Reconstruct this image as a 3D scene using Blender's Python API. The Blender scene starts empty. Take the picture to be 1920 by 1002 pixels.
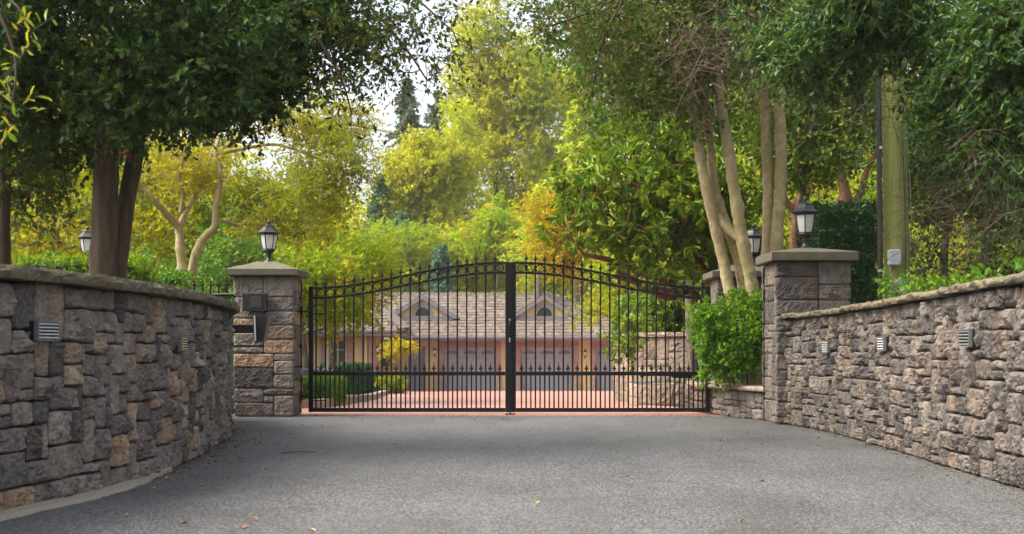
import bpy, math, random
import numpy as np
from mathutils import Vector, Matrix

# ------------------------------------------------------------------ camera, light, exposure
FPX, CX, HZ, CAMZ = 2400.0, 960.0, 650.0, 0.85      # focal length and horizon of the photograph in its own pixels
scene = bpy.context.scene
C = scene.collection
cam_d = bpy.data.cameras.new('camera'); cam = bpy.data.objects.new('camera', cam_d); C.objects.link(cam)
cam.location = (0, 0, CAMZ); cam.rotation_euler = (math.radians(90), 0, 0)
cam_d.sensor_width = 36.0; cam_d.lens = 36.0 * FPX / 1920.0
cam_d.shift_y = (HZ - 501.0) / 1920.0
cam_d.clip_end = 2000.0; cam_d.clip_start = 0.05
cam_d.dof.use_dof = True; cam_d.dof.focus_distance = 14.0; cam_d.dof.aperture_fstop = 5.0
scene.camera = cam

SUN_EL, SUN_AZ = math.radians(52), math.radians(-98)   # azimuth measured from +Y (view direction), negative = left
sdir = Vector((math.sin(SUN_AZ) * math.cos(SUN_EL), math.cos(SUN_AZ) * math.cos(SUN_EL), math.sin(SUN_EL)))
world = bpy.data.worlds.new('World'); scene.world = world; world.use_nodes = True
wn = world.node_tree; wn.nodes.clear()
sky = wn.nodes.new('ShaderNodeTexSky'); sky.sky_type = 'NISHITA'; sky.sun_disc = False
sky.sun_elevation = SUN_EL; sky.sun_rotation = SUN_AZ; sky.air_density = 1.0; sky.dust_density = 6.0; sky.ozone_density = 0.6
hs = wn.nodes.new('ShaderNodeHueSaturation'); hs.inputs['Saturation'].default_value = 0.45
bg = wn.nodes.new('ShaderNodeBackground'); bg.inputs['Strength'].default_value = 0.15
wo = wn.nodes.new('ShaderNodeOutputWorld')
wn.links.new(sky.outputs[0], hs.inputs['Color']); wn.links.new(hs.outputs[0], bg.inputs[0]); wn.links.new(bg.outputs[0], wo.inputs[0])
sl = bpy.data.lights.new('sun', 'SUN'); sl.energy = 1.4; sl.angle = math.radians(42); sl.color = (1.0, 0.92, 0.76)
so = bpy.data.objects.new('sun', sl); C.objects.link(so)
so.rotation_euler = (-sdir).to_track_quat('-Z', 'Y').to_euler()
scene.view_settings.view_transform = 'Standard'; scene.view_settings.look = 'None'
scene.view_settings.exposure = 1.55; scene.view_settings.gamma = 1.0
HAZE = 0.00035
cy = scene.cycles
cy.max_bounces = 7; cy.diffuse_bounces = 4; cy.glossy_bounces = 2; cy.transmission_bounces = 4; cy.transparent_max_bounces = 4
cy.caustics_reflective = False; cy.caustics_refractive = False
cy.sample_clamp_indirect = 6.0

# ------------------------------------------------------------------ helpers
def at(px, py, Y):
    return np.array(((px - CX) * Y / FPX, Y, CAMZ - (py - HZ) * Y / FPX))
def gx(px, Y): return (px - CX) * Y / FPX
def gz(py, Y): return CAMZ - (py - HZ) * Y / FPX
def unit(a):
    return a / np.maximum(np.linalg.norm(a, axis=-1, keepdims=True), 1e-9)

def hash3(ix, iy, iz, seed):
    h = (ix * 374761393 + iy * 668265263 + iz * 2147483647 + seed * 974711) & 0x7fffffff
    h = ((h ^ (h >> 13)) * 1274126177) & 0x7fffffff
    return ((h ^ (h >> 16)) & 0xffff) / 65535.0
def vnoise(p, seed=0):
    p = np.asarray(p, float); i = np.floor(p).astype(np.int64); f = p - i; f = f * f * (3 - 2 * f)
    r = 0
    for dx in (0, 1):
        for dy in (0, 1):
            for dz in (0, 1):
                w = (f[..., 0] if dx else 1 - f[..., 0]) * (f[..., 1] if dy else 1 - f[..., 1]) * (f[..., 2] if dz else 1 - f[..., 2])
                r = r + w * hash3(i[..., 0] + dx, i[..., 1] + dy, i[..., 2] + dz, seed)
    return r * 2 - 1

def np_mesh(name, V, F, mat, parent=None, smooth=True):
    V = np.asarray(V, np.float32).reshape(-1, 3); F = np.asarray(F, np.int32)
    k = F.shape[1]
    me = bpy.data.meshes.new(name)
    me.vertices.add(len(V)); me.vertices.foreach_set('co', V.ravel())
    me.loops.add(F.size); me.loops.foreach_set('vertex_index', F.ravel())
    me.polygons.add(len(F)); me.polygons.foreach_set('loop_start', np.arange(len(F), dtype=np.int32) * k)
    me.polygons.foreach_set('loop_total', np.full(len(F), k, np.int32))
    me.polygons.foreach_set('use_smooth', np.full(len(F), smooth, bool))
    me.update(calc_edges=True)
    if mat: me.materials.append(mat)
    o = bpy.data.objects.new(name, me); C.objects.link(o)
    if parent: put(o, parent)
    return o
def put(o, parent):
    o.parent = parent
    if parent.type == 'EMPTY' or True:
        o.matrix_parent_inverse = Matrix.Translation(-Vector(world_loc(parent)))
def world_loc(p):
    # every parent here is only ever translated
    l = Vector(p.location)
    if p.parent: l = p.matrix_parent_inverse.translation + l + world_loc(p.parent)
    return l

def tag(o, label=None, cat=None, group=None, kind=None):
    if label: o['label'] = label
    if cat: o['category'] = cat
    if group: o['group'] = group
    if kind: o['kind'] = kind
    return o
def thing(name, label, cat, loc, group=None):
    o = bpy.data.objects.new(name, None); C.objects.link(o); o.location = tuple(loc); o.empty_display_size = 0.1
    return tag(o, label, cat, group)
def copy_tree(o, offset, parent=None):
    c = o.copy(); C.objects.link(c)
    if parent is None: c.location = Vector(o.location) + Vector(offset)
    else: c.parent = parent; c.matrix_parent_inverse = o.matrix_parent_inverse.copy()
    for ch in list(o.children): copy_tree(ch, offset, c)
    return c

class MB:
    def __init__(s): s.v = []; s.f = []
    def add(s, vs, fs):
        b = len(s.v); s.v.extend([tuple(map(float, v)) for v in vs]); s.f.extend([tuple(b + i for i in f) for f in fs]); return s
    def box(s, x0, x1, y0, y1, z0, z1, bev=0.0):
        if bev <= 0:
            return s.add([(x0,y0,z0),(x1,y0,z0),(x1,y1,z0),(x0,y1,z0),(x0,y0,z1),(x1,y0,z1),(x1,y1,z1),(x0,y1,z1)],
                         [(0,3,2,1),(4,5,6,7),(0,1,5,4),(1,2,6,5),(2,3,7,6),(3,0,4,7)])
        b = bev; rings = []
        for z, i in ((z0, b), (z0 + b, 0), (z1 - b, 0), (z1, b)):
            X0, X1, Y0, Y1 = x0 + i, x1 - i, y0 + i, y1 - i
            rings.append([(X0+b,Y0,z),(X1-b,Y0,z),(X1,Y0+b,z),(X1,Y1-b,z),(X1-b,Y1,z),(X0+b,Y1,z),(X0,Y1-b,z),(X0,Y0+b,z)])
        vs = [p for r in rings for p in r]; fs = [tuple(range(7, -1, -1)), tuple(range(24, 32))]
        for k in range(3):
            for j in range(8): fs.append((k*8+j, k*8+(j+1)%8, k*8+8+(j+1)%8, k*8+8+j))
        return s.add(vs, fs)
    def prism(s, poly, y0, y1):     # polygon in x,z, extruded along y
        n = len(poly); vs = [(x, y0, z) for x, z in poly] + [(x, y1, z) for x, z in poly]
        fs = [tuple(range(n)), tuple(range(2*n-1, n-1, -1))] + [(i, n+i, n+(i+1)%n, (i+1)%n) for i in range(n)]
        return s.add(vs, fs)
    def lathe(s, prof, c=(0,0,0), seg=12, rot=0.0, cap=True):
        vs = []
        for r, z in prof:
            for k in range(seg):
                a = rot + 2*math.pi*k/seg; vs.append((c[0]+r*math.cos(a), c[1]+r*math.sin(a), c[2]+z))
        fs = []
        for i in range(len(prof)-1):
            for k in range(seg): fs.append((i*seg+k, i*seg+(k+1)%seg, (i+1)*seg+(k+1)%seg, (i+1)*seg+k))
        if cap: fs.append(tuple(range(seg-1, -1, -1))); n = (len(prof)-1)*seg; fs.append(tuple(range(n, n+seg)))
        return s.add(vs, fs)
    def tube(s, pts, rad, seg=8, cap=True, wob=0.0, rng=None, knob=0.0):
        P = np.asarray(pts, float); n = len(P); R = np.broadcast_to(np.asarray(rad, float), (n,))
        T = np.gradient(P, axis=0) if n > 2 else np.repeat((P[1:] - P[:1]), 2, 0)
        T = unit(T); up = np.array((0.0, 0, 1)) if abs(T[0][2]) < 0.9 else np.array((1.0, 0, 0))
        u = unit(np.cross(up, T[0])); vs = []
        if knob:
            dl = float(np.linalg.norm(P[1]-P[0])); KN = [(rng.uniform(0, n), rng.uniform(0, 6.28), rng.uniform(.6, 1.3)) for _ in range(int(n*dl/.16))]
        for i in range(n):
            u = unit(u - T[i] * np.dot(u, T[i])); w = np.cross(T[i], u)
            for k in range(seg):
                a = 2*math.pi*k/seg; r = R[i] * (1 + (wob * (rng.random() - 0.5) if wob else 0))
                if knob:
                    for (ki, ka, ks) in KN:
                        da = (a-ka+math.pi) % (2*math.pi)-math.pi; r += R[i]*knob*math.exp(-((i-ki)*dl/(ks*.045))**2-(da/.55)**2)
                vs.append(P[i] + r * (math.cos(a) * u + math.sin(a) * w))
        fs = [(i*seg+k, i*seg+(k+1)%seg, (i+1)*seg+(k+1)%seg, (i+1)*seg+k) for i in range(n-1) for k in range(seg)]
        if cap: fs += [tuple(range(seg-1, -1, -1)), tuple(range((n-1)*seg, n*seg))]
        return s.add(vs, fs)
    def build(s, name, mat, parent=None, smooth=False):
        me = bpy.data.meshes.new(name); me.from_pydata(s.v, [], s.f)
        if smooth: me.polygons.foreach_set('use_smooth', np.ones(len(me.polygons), bool))
        me.materials.append(mat); me.update()
        o = bpy.data.objects.new(name, me); C.objects.link(o)
        if parent: put(o, parent)
        return o

def spline(pts, n):
    P = np.asarray(pts, float)
    if len(P) == 2: return P[0] + np.linspace(0, 1, n)[:, None] * (P[1] - P[0])
    Q = np.vstack([2*P[0]-P[1], P, 2*P[-1]-P[-2]]); out = []
    for t in np.linspace(0, len(P)-1-1e-6, n):
        i = int(t); f = t - i; a, b, c, d = Q[i:i+4]
        out.append(0.5*((2*b)+(-a+c)*f+(2*a-5*b+4*c-d)*f*f+(-a+3*b-3*c+d)*f**3))
    return np.array(out)

# ------------------------------------------------------------------ materials
def mat(name):
    m = bpy.data.materials.new(name); m.use_nodes = True; nt = m.node_tree
    b = nt.nodes['Principled BSDF']
    return m, nt, b
def N(nt, t, **kw):
    n = nt.nodes.new(t)
    for k, v in kw.items():
        if k in n.inputs: n.inputs[k].default_value = v
        else: setattr(n, k, v)
    return n
def ramp(nt, stops, interp='LINEAR'):
    r = nt.nodes.new('ShaderNodeValToRGB'); e = r.color_ramp; e.interpolation = interp
    while len(e.elements) > 1: e.elements.remove(e.elements[-1])
    e.elements[0].position = stops[0][0]; e.elements[0].color = (*stops[0][1], 1)
    for p, c in stops[1:]:
        q = e.elements.new(p); q.color = (*c, 1)
    return r
def mix(nt, fac, a, b, mode='MIX'):
    m = nt.nodes.new('ShaderNodeMix'); m.data_type = 'RGBA'; m.blend_type = mode
    for s, v in ((m.inputs[0], fac), (m.inputs[6], a), (m.inputs[7], b)):
        if hasattr(v, 'links'): nt.links.new(v, s)
        elif isinstance(v, (int, float)): s.default_value = v
        else: s.default_value = (*v, 1)
    return m.outputs[2]
def objco(nt, scale=(1, 1, 1)):
    t = nt.nodes.new('ShaderNodeTexCoord'); mp = nt.nodes.new('ShaderNodeMapping'); mp.inputs['Scale'].default_value = scale
    nt.links.new(t.outputs['Object'], mp.inputs[0]); return mp.outputs[0]
def noise(nt, co, scale, detail=4, rough=0.6):
    n = N(nt, 'ShaderNodeTexNoise', Scale=scale, Detail=detail, Roughness=rough); nt.links.new(co, n.inputs['Vector']); return n.outputs['Fac']
def bump(nt, b, h, strength, dist):
    n = N(nt, 'ShaderNodeBump', Strength=strength, Distance=dist); nt.links.new(h, n.inputs['Height']); nt.links.new(n.outputs[0], b.inputs['Normal'])

def plain(name, col, rough=0.5, metal=0.0, var=0.15, scale=20.0, bmp=0.0):
    m, nt, b = mat(name); co = objco(nt)
    n = noise(nt, co, scale, 5)
    c = mix(nt, n, tuple(x*(1-var) for x in col), tuple(min(1, x*(1+var)) for x in col))
    nt.links.new(c, b.inputs['Base Color']); b.inputs['Roughness'].default_value = rough; b.inputs['Metallic'].default_value = metal
    if bmp: bump(nt, b, noise(nt, co, scale*3, 3), bmp, 0.01)
    return m

def leaf_mat(name, cols, trans=0.35, rough=0.45, spec=0.4, alt=None, nscale=0.5, yellow=1.5):
    m, nt, b = mat(name)
    g = nt.nodes.new('ShaderNodeNewGeometry')
    r = ramp(nt, [(i/(max(1, len(cols)-1)), c) for i, c in enumerate(cols)]); nt.links.new(g.outputs['Random Per Island'], r.inputs[0])
    c = r.outputs[0]
    if alt:
        n = noise(nt, objco(nt), nscale, 2)
        rr = ramp(nt, [(0.42, (0, 0, 0)), (0.62, (1, 1, 1))]); nt.links.new(n, rr.inputs[0])
        r2 = ramp(nt, [(i/(max(1, len(alt)-1)), q) for i, q in enumerate(alt)]); nt.links.new(g.outputs['Random Per Island'], r2.inputs[0])
        c = mix(nt, rr.outputs[0], c, r2.outputs[0])
    nt.links.new(c, b.inputs['Base Color']); b.inputs['Roughness'].default_value = rough; b.inputs['Specular IOR Level'].default_value = spec
    t = nt.nodes.new('ShaderNodeBsdfTranslucent')
    nt.links.new(mix(nt, 1.0, c, (yellow, yellow, 0.6), 'MULTIPLY'), t.inputs[0])
    ms = nt.nodes.new('ShaderNodeMixShader'); ms.inputs[0].default_value = trans
    nt.links.new(b.outputs[0], ms.inputs[1]); nt.links.new(t.outputs[0], ms.inputs[2])
    nt.links.new(ms.outputs[0], nt.nodes['Material Output'].inputs[0])
    return m

def stone_mat(name, stops, dark=0.7, moss=0.0):
    m, nt, b = mat(name); co = objco(nt)
    g = nt.nodes.new('ShaderNodeNewGeometry')
    r = ramp(nt, stops); nt.links.new(g.outputs['Random Per Island'], r.inputs[0])
    n1 = noise(nt, co, 9, 6, 0.65); n2 = noise(nt, co, 55, 4, 0.7)
    c = mix(nt, 0.75, r.outputs[0], ramp_out(nt, n1, [(0.3, (0.45, 0.43, 0.44)), (0.5, (0.95, 0.93, 0.9)), (0.72, (1.55, 1.45, 1.32))]), 'MULTIPLY')
    c = mix(nt, 0.5, c, ramp_out(nt, n2, [(0.32, (0.3, 0.3, 0.31)), (0.68, (1.6, 1.57, 1.53))]), 'MULTIPLY')
    n4 = noise(nt, co, 2.3, 3)
    c = mix(nt, ramp_out(nt, n4, [(0.5, (0, 0, 0)), (0.75, (0.45, 0.45, 0.45))]), c, (0.19, 0.125, 0.085))
    if moss:
        n3 = noise(nt, co, 3.5, 6)
        k = ramp_out(nt, n3, [(0.52, (0, 0, 0)), (0.68, (moss, moss, moss))])
        c = mix(nt, k, c, (0.12, 0.12, 0.05))
    c = mix(nt, 1.0, c, (.99, .975, .93), 'MULTIPLY')
    nt.links.new(c, b.inputs['Base Color']); b.inputs['Roughness'].default_value = 0.8; b.inputs['Specular IOR Level'].default_value = 0.3
    h = N(nt, 'ShaderNodeMath', operation='ADD'); nt.links.new(noise(nt, co, 30, 6, 0.7), h.inputs[0]); nt.links.new(n2, h.inputs[1])
    bump(nt, b, h.outputs[0], 0.6, 0.012)
    return m
def ramp_out(nt, fac, stops):
    r = ramp(nt, stops); nt.links.new(fac, r.inputs[0]); return r.outputs[0]

M = {}
M['stone'] = stone_mat('rock_faced_stone', [(0.0, (0.09, 0.082, 0.082)), (0.2, (0.165, 0.148, 0.142)), (0.4, (0.27, 0.24, 0.225)), (0.55, (0.145, 0.13, 0.127)), (0.72, (0.25, 0.22, 0.198)), (0.86, (0.26, 0.205, 0.16)), (0.95, (0.38, 0.265, 0.175)), (1.0, (0.33, 0.29, 0.25))])
M['stone_grey'] = stone_mat('grey_rock_faced_stone', [(0.0, (0.07, 0.064, 0.064)), (0.2, (0.115, 0.104, 0.101)), (0.4, (0.18, 0.162, 0.153)), (0.55, (0.095, 0.087, 0.086)), (0.75, (0.16, 0.144, 0.135)), (0.9, (0.18, 0.142, 0.112)), (1.0, (0.225, 0.203, 0.184))])
M['stone_pale'] = stone_mat('pale_stone', [(0.0, (0.22, 0.185, 0.15)), (0.5, (0.34, 0.285, 0.235)), (1.0, (0.27, 0.235, 0.21))])
M['mortar'] = plain('mortar', (0.06, 0.054, 0.05), 0.95, var=0.3)
M['capstone'] = stone_mat('capstone', [(0.0, (0.12, 0.105, 0.075)), (0.5, (0.18, 0.153, 0.105)), (1.0, (0.15, 0.132, 0.098))], moss=0.8)
M['cast_cap'] = plain('cast_stone_cap', (0.10, 0.09, 0.06), 0.9, var=0.5, scale=7, bmp=0.5)
M['iron'] = plain('black_iron', (0.006, 0.006, 0.0065), 0.5, var=0.3)
M['lampblack'] = plain('black_cast_metal', (0.014, 0.014, 0.015), 0.4, var=0.3, scale=60, bmp=0.1)
M['iron'].node_tree.nodes['Principled BSDF'].inputs['Specular IOR Level'].default_value = .25
M['steel'] = plain('brushed_steel', (0.55, 0.55, 0.55), 0.35, 0.9)
M['greyplastic'] = plain('grey_plastic', (0.42, 0.43, 0.43), 0.5, var=0.06)
M['conduit'] = plain('dark_conduit', (0.035, 0.03, 0.028), 0.5, var=0.2)
M['wire'] = plain('pale_wire', (0.3, 0.32, 0.16), 0.6)
M['wallpaint'] = plain('ochre_stucco', (0.50, 0.39, 0.20), 0.85, var=0.06, scale=3)
M['trim'] = plain('grey_trim', (0.19, 0.185, 0.20), 0.6, var=0.06)
M['gdoor'] = plain('grey_garage_door', (0.235, 0.255, 0.275), 0.55, var=0.05, scale=3)
M['brick'] = None
M['winframe'] = plain('cream_frame', (0.5, 0.4, 0.2), 0.6)
M['darkplastic'] = plain('black_plastic', (0.018, 0.018, 0.02), 0.3)

def glass_dark():
    m, nt, b = mat('window_glass'); b.inputs['Base Color'].default_value = (0.035, 0.04, 0.04, 1); b.inputs['Roughness'].default_value = 0.06
    b.inputs['Specular IOR Level'].default_value = 0.8; return m
M['glass'] = glass_dark()
M['louvreframe'] = plain('grey_louvre_frame', (.15, .145, .14), .6)
M['doorglass'] = plain('dull_door_glass', (.13, .14, .13), .2)
def opal():
    m, nt, b = mat('frosted_lamp_glass'); co = objco(nt)
    c = mix(nt, noise(nt, co, 14, 3), (0.74, 0.74, 0.72), (0.86, 0.86, 0.84)); nt.links.new(c, b.inputs['Base Color'])
    b.inputs['Roughness'].default_value = 0.35
    t = nt.nodes.new('ShaderNodeBsdfTranslucent'); t.inputs[0].default_value = (0.9, 0.9, 0.88, 1)
    ms = nt.nodes.new('ShaderNodeMixShader'); ms.inputs[0].default_value = 0.5
    nt.links.new(b.outputs[0], ms.inputs[1]); nt.links.new(t.outputs[0], ms.inputs[2]); nt.links.new(ms.outputs[0], nt.nodes['Material Output'].inputs[0])
    return m
M['opal'] = opal()

def brick_mat(name, c1, c2, mor, sx, sz, axes='xz', w=0.5, h=0.25, ms=0.02):
    m, nt, b = mat(name)
    t = nt.nodes.new('ShaderNodeTexCoord'); sp = nt.nodes.new('ShaderNodeSeparateXYZ'); cb = nt.nodes.new('ShaderNodeCombineXYZ')
    nt.links.new(t.outputs['Object'], sp.inputs[0])
    for k, a in enumerate(axes): nt.links.new(sp.outputs['xyz'.index(a)], cb.inputs[k])
    br = N(nt, 'ShaderNodeTexBrick', Scale=1.0); br.inputs['Brick Width'].default_value = w; br.inputs['Row Height'].default_value = h
    br.inputs['Mortar Size'].default_value = ms; br.inputs['Mortar Smooth'].default_value = 0.2; br.inputs['Bias'].default_value = 0.0
    br.inputs['Color1'].default_value = (*c1, 1); br.inputs['Color2'].default_value = (*c2, 1); br.inputs['Mortar'].default_value = (*mor, 1)
    nt.links.new(cb.outputs[0], br.inputs['Vector'])
    n = noise(nt, cb.outputs[0], 1.3, 6); n2 = noise(nt, cb.outputs[0], 7, 4)
    c = mix(nt, 0.6, br.outputs[0], ramp_out(nt, n, [(0.3, (0.65, 0.65, 0.65)), (0.7, (1.3, 1.28, 1.22))]), 'MULTIPLY')
    c = mix(nt, 0.5, c, ramp_out(nt, n2, [(0.3, (0.7, 0.7, 0.7)), (0.7, (1.25, 1.25, 1.25))]), 'MULTIPLY')
    nt.links.new(c, b.inputs['Base Color']); b.inputs['Roughness'].default_value = 0.85
    inv = N(nt, 'ShaderNodeMath', operation='SUBTRACT'); inv.inputs[0].default_value = 1; nt.links.new(br.outputs['Fac'], inv.inputs[1])
    bump(nt, b, inv.outputs[0], 0.8, 0.03)
    return m
M['brick'] = brick_mat('pink_brick', (0.28, 0.15, 0.13), (0.34, 0.2, 0.17), (0.33, 0.28, 0.25), 1, 1, 'xz', 0.22, 0.075, 0.01)
M['shingle'] = brick_mat('cedar_shingles', (0.27, 0.215, 0.185), (0.40, 0.335, 0.29), (0.07, 0.055, 0.05), 1, 1, 'xy', 0.24, 0.27, 0.022)
M['shingle_side'] = brick_mat('cedar_shingles_hip', (0.27, 0.215, 0.185), (0.40, 0.335, 0.29), (0.07, 0.055, 0.05), 1, 1, 'yx', 0.24, 0.27, 0.022)

def asphalt():
    m, nt, b = mat('weathered_asphalt'); co = objco(nt)
    v = N(nt, 'ShaderNodeTexVoronoi', Scale=105.0); nt.links.new(co, v.inputs['Vector'])
    n1 = noise(nt, co, 70, 5, 0.8); n2 = noise(nt, co, 0.55, 5, 0.6); n3 = noise(nt, objco(nt, (1.2, 0.35, 1)), 1.6, 4)
    c = ramp_out(nt, v.outputs['Color'], [(0.12, (0.026, 0.026, 0.026)), (0.5, (0.073, 0.073, 0.073)), (0.88, (0.185, 0.185, 0.185))])
    c = mix(nt, 0.8, c, ramp_out(nt, n1, [(0.3, (0.55, 0.55, 0.55)), (0.7, (1.45, 1.45, 1.45))]), 'MULTIPLY')
    c = mix(nt, 0.8, c, ramp_out(nt, n2, [(0.3, (0.68, 0.66, 0.64)), (0.5, (1, 1, 1)), (0.72, (1.2, 1.2, 1.22))]), 'MULTIPLY')
    c = mix(nt, 0.6, c, ramp_out(nt, n3, [(0.35, (0.75, 0.72, 0.68)), (0.6, (1.1, 1.1, 1.1))]), 'MULTIPLY')
    vc = N(nt, 'ShaderNodeTexVoronoi', Scale=0.55, feature='DISTANCE_TO_EDGE')
    wv = nt.nodes.new('ShaderNodeVectorMath'); wv.operation = 'MULTIPLY_ADD'; wv.inputs[1].default_value = (.5, .5, .5)
    nz = N(nt, 'ShaderNodeTexNoise', Scale=2.2, Detail=6.0); nt.links.new(co, nz.inputs['Vector'])
    nt.links.new(nz.outputs['Color'], wv.inputs[0]); nt.links.new(co, wv.inputs[2]); nt.links.new(wv.outputs[0], vc.inputs['Vector'])
    ck = ramp_out(nt, vc.outputs['Distance'], [(0.0, (.45, .45, .45)), (0.006, (1, 1, 1))])
    gate_ = ramp_out(nt, noise(nt, co, 0.35, 2), [(0.52, (0, 0, 0)), (0.6, (1, 1, 1))])
    c = mix(nt, gate_, c, mix(nt, 1.0, c, ck, 'MULTIPLY'))
    st = ramp_out(nt, noise(nt, co, 1.1, 3), [(0.60, (0, 0, 0)), (0.70, (.5, .5, .5))])
    c = mix(nt, st, c, (.05, .045, .04))
    nt.links.new(c, b.inputs['Base Color']); b.inputs['Roughness'].default_value = 0.7; b.inputs['Specular IOR Level'].default_value = 0.45
    h = N(nt, 'ShaderNodeMath', operation='ADD'); nt.links.new(v.outputs['Distance'], h.inputs[0]); nt.links.new(n1, h.inputs[1])
    bump(nt, b, h.outputs[0], 0.5, 0.006)
    return m
M['asphalt'] = asphalt()
def reddrive():
    m, nt, b = mat('red_stamped_concrete'); co = objco(nt)
    br = N(nt, 'ShaderNodeTexBrick', Scale=1.0); br.inputs['Brick Width'].default_value = 0.3; br.inputs['Row Height'].default_value = 0.3
    br.inputs['Mortar Size'].default_value = 0.012
    br.inputs['Color1'].default_value = (0.40, 0.17, 0.13, 1); br.inputs['Color2'].default_value = (0.46, 0.21, 0.165, 1); br.inputs['Mortar'].default_value = (0.36, 0.2, 0.17, 1)
    nt.links.new(co, br.inputs['Vector'])
    c = mix(nt, 0.7, br.outputs[0], ramp_out(nt, noise(nt, co, 0.5, 5), [(0.3, (0.75, 0.72, 0.7)), (0.7, (1.2, 1.22, 1.22))]), 'MULTIPLY')
    nt.links.new(c, b.inputs['Base Color']); b.inputs['Roughness'].default_value = 0.45
    return m
M['red'] = reddrive()
M['concrete'] = plain('pale_concrete', (0.30, 0.26, 0.20), 0.9, var=0.3, scale=25, bmp=0.4)
def soil():
    m, nt, b = mat('leafy_soil'); co = objco(nt)
    c = ramp_out(nt, noise(nt, co, 2.5, 7, 0.7), [(0.3, (0.03, 0.022, 0.014)), (0.5, (0.06, 0.05, 0.02)), (0.7, (0.05, 0.09, 0.02))])
    nt.links.new(c, b.inputs['Base Color']); b.inputs['Roughness'].default_value = 0.95; bump(nt, b, noise(nt, co, 12, 6), 0.8, 0.05); return m
M['soil'] = soil()

def bark(name, c0, c1, c2, sz=2.0, moss=None, bs=0.6):
    m, nt, b = mat(name); co = objco(nt, (9, 9, sz))
    c = ramp_out(nt, noise(nt, co, 2.2, 7, 0.65), [(0.28, c0), (0.5, c1), (0.72, c2)])
    if moss: c = mix(nt, ramp_out(nt, noise(nt, objco(nt), 2.2, 4), [(0.42, (0, 0, 0)), (0.62, (0.8, 0.8, 0.8))]), c, moss)
    nt.links.new(c, b.inputs['Base Color']); b.inputs['Roughness'].default_value = 0.85
    bump(nt, b, noise(nt, co, 5, 6, 0.7), bs, 0.03); return m
M['bark_brown'] = bark('brown_bark', (0.035, 0.022, 0.013), (0.085, 0.053, 0.03), (0.15, 0.1, 0.055), 1.2)
M['bark_pale'] = bark('pale_smooth_bark', (0.22, 0.165, 0.08), (0.40, 0.31, 0.165), (0.55, 0.44, 0.26), 6, (0.28, 0.235, 0.085), 0.45)
M['bark_red'] = bark('red_brown_bark', (0.06, 0.025, 0.014), (0.15, 0.065, 0.035), (0.26, 0.13, 0.07), 2.0)
M['bark_grey'] = bark('grey_bark', (0.06, 0.05, 0.04), (0.12, 0.1, 0.075), (0.2, 0.17, 0.13), 2.0)
M['polewood'] = bark('green_treated_wood', (0.10, 0.10, 0.025), (0.20, 0.195, 0.055), (0.29, 0.26, 0.09), 0.35, (0.18, 0.22, 0.04), 0.3)
M['twig'] = plain('twig_brown', (0.07, 0.045, 0.028), 0.85)
M['twig_dead'] = plain('dead_twig', (0.10, 0.062, 0.036), 0.85, var=0.3)

M['twig_pale'] = plain('pale_dead_twig', (0.13, 0.085, 0.05), 0.85, var=0.3)
M['L_holly'] = leaf_mat('holly_leaf', [(0.012, 0.038, 0.009), (0.024, 0.068, 0.013), (0.045, 0.10, 0.016), (0.10, 0.15, 0.016)], 0.3, 0.42, 0.24)
M['L_holly_blue'] = leaf_mat('blue_green_holly_leaf', [(0.014, 0.05, 0.014), (0.03, 0.085, 0.021), (0.055, 0.125, 0.026), (0.12, 0.17, 0.02)], 0.28, 0.36, 0.3)
M['L_beech'] = leaf_mat('dark_leaf', [(0.03, 0.075, 0.010), (0.06, 0.12, 0.012), (0.1, 0.14, 0.012), (0.16, 0.10, 0.02)], 0.3, 0.5, 0.2)
M['L_broad'] = leaf_mat('broad_green_leaf', [(0.022, 0.065, 0.008), (0.045, 0.11, 0.010), (0.09, 0.16, 0.012), (0.15, 0.10, 0.025)], 0.35, 0.45, 0.22)
M['L_yellow'] = leaf_mat('yellow_green_leaf', [(0.24, 0.28, 0.010), (0.36, 0.34, 0.012), (0.46, 0.33, 0.012), (0.15, 0.21, 0.010)], 0.5, 0.6, 0.1, alt=[(0.16, 0.23, 0.010), (0.27, 0.29, 0.012)])
M['L_lime'] = leaf_mat('lime_leaf', [(0.17, 0.34, 0.010), (0.26, 0.41, 0.014), (0.35, 0.42, 0.014), (0.12, 0.25, 0.010)], 0.5, 0.6, 0.1, alt=[(0.13, 0.28, 0.010), (0.36, 0.36, 0.02), (0.45, 0.24, 0.05)], nscale=0.9)
M['L_rhodo'] = leaf_mat('rhododendron_leaf', [(0.05, 0.12, 0.008), (0.10, 0.20, 0.012), (0.17, 0.25, 0.014), (0.28, 0.31, 0.02)], 0.25, 0.4, 0.25)
M['L_bush'] = leaf_mat('bright_shrub_leaf', [(0.06, 0.17, 0.008), (0.11, 0.25, 0.010), (0.20, 0.34, 0.012)], 0.38, 0.45, 0.2)
M['L_under'] = leaf_mat('understory_leaf', [(0.08, 0.14, 0.008), (0.15, 0.21, 0.010), (0.28, 0.31, 0.012), (0.05, 0.09, 0.008)], 0.45, 0.6, 0.1, alt=[(0.28, 0.33, 0.010), (0.42, 0.40, 0.014)])
M['L_poplar'] = leaf_mat('poplar_leaf', [(0.29, 0.31, 0.02), (0.38, 0.38, 0.025), (0.47, 0.43, 0.035), (0.21, 0.25, 0.02)], 0.52, 0.6, 0.1, alt=[(0.28, 0.34, 0.025), (0.42, 0.44, 0.035)], nscale=0.22)
M['L_olive'] = leaf_mat('olive_leaf', [(0.18, 0.24, 0.02), (0.29, 0.33, 0.025), (0.40, 0.40, 0.03)], 0.48, 0.6, 0.1, alt=[(0.32, 0.36, 0.025), (0.46, 0.44, 0.035)], nscale=0.22)
M['L_green'] = leaf_mat('mid_green_leaf', [(0.11, 0.22, 0.018), (0.19, 0.30, 0.02), (0.26, 0.35, 0.025)], 0.45, 0.6, 0.1, alt=[(0.24, 0.32, 0.02), (0.35, 0.36, 0.03)], nscale=0.3)
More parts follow.
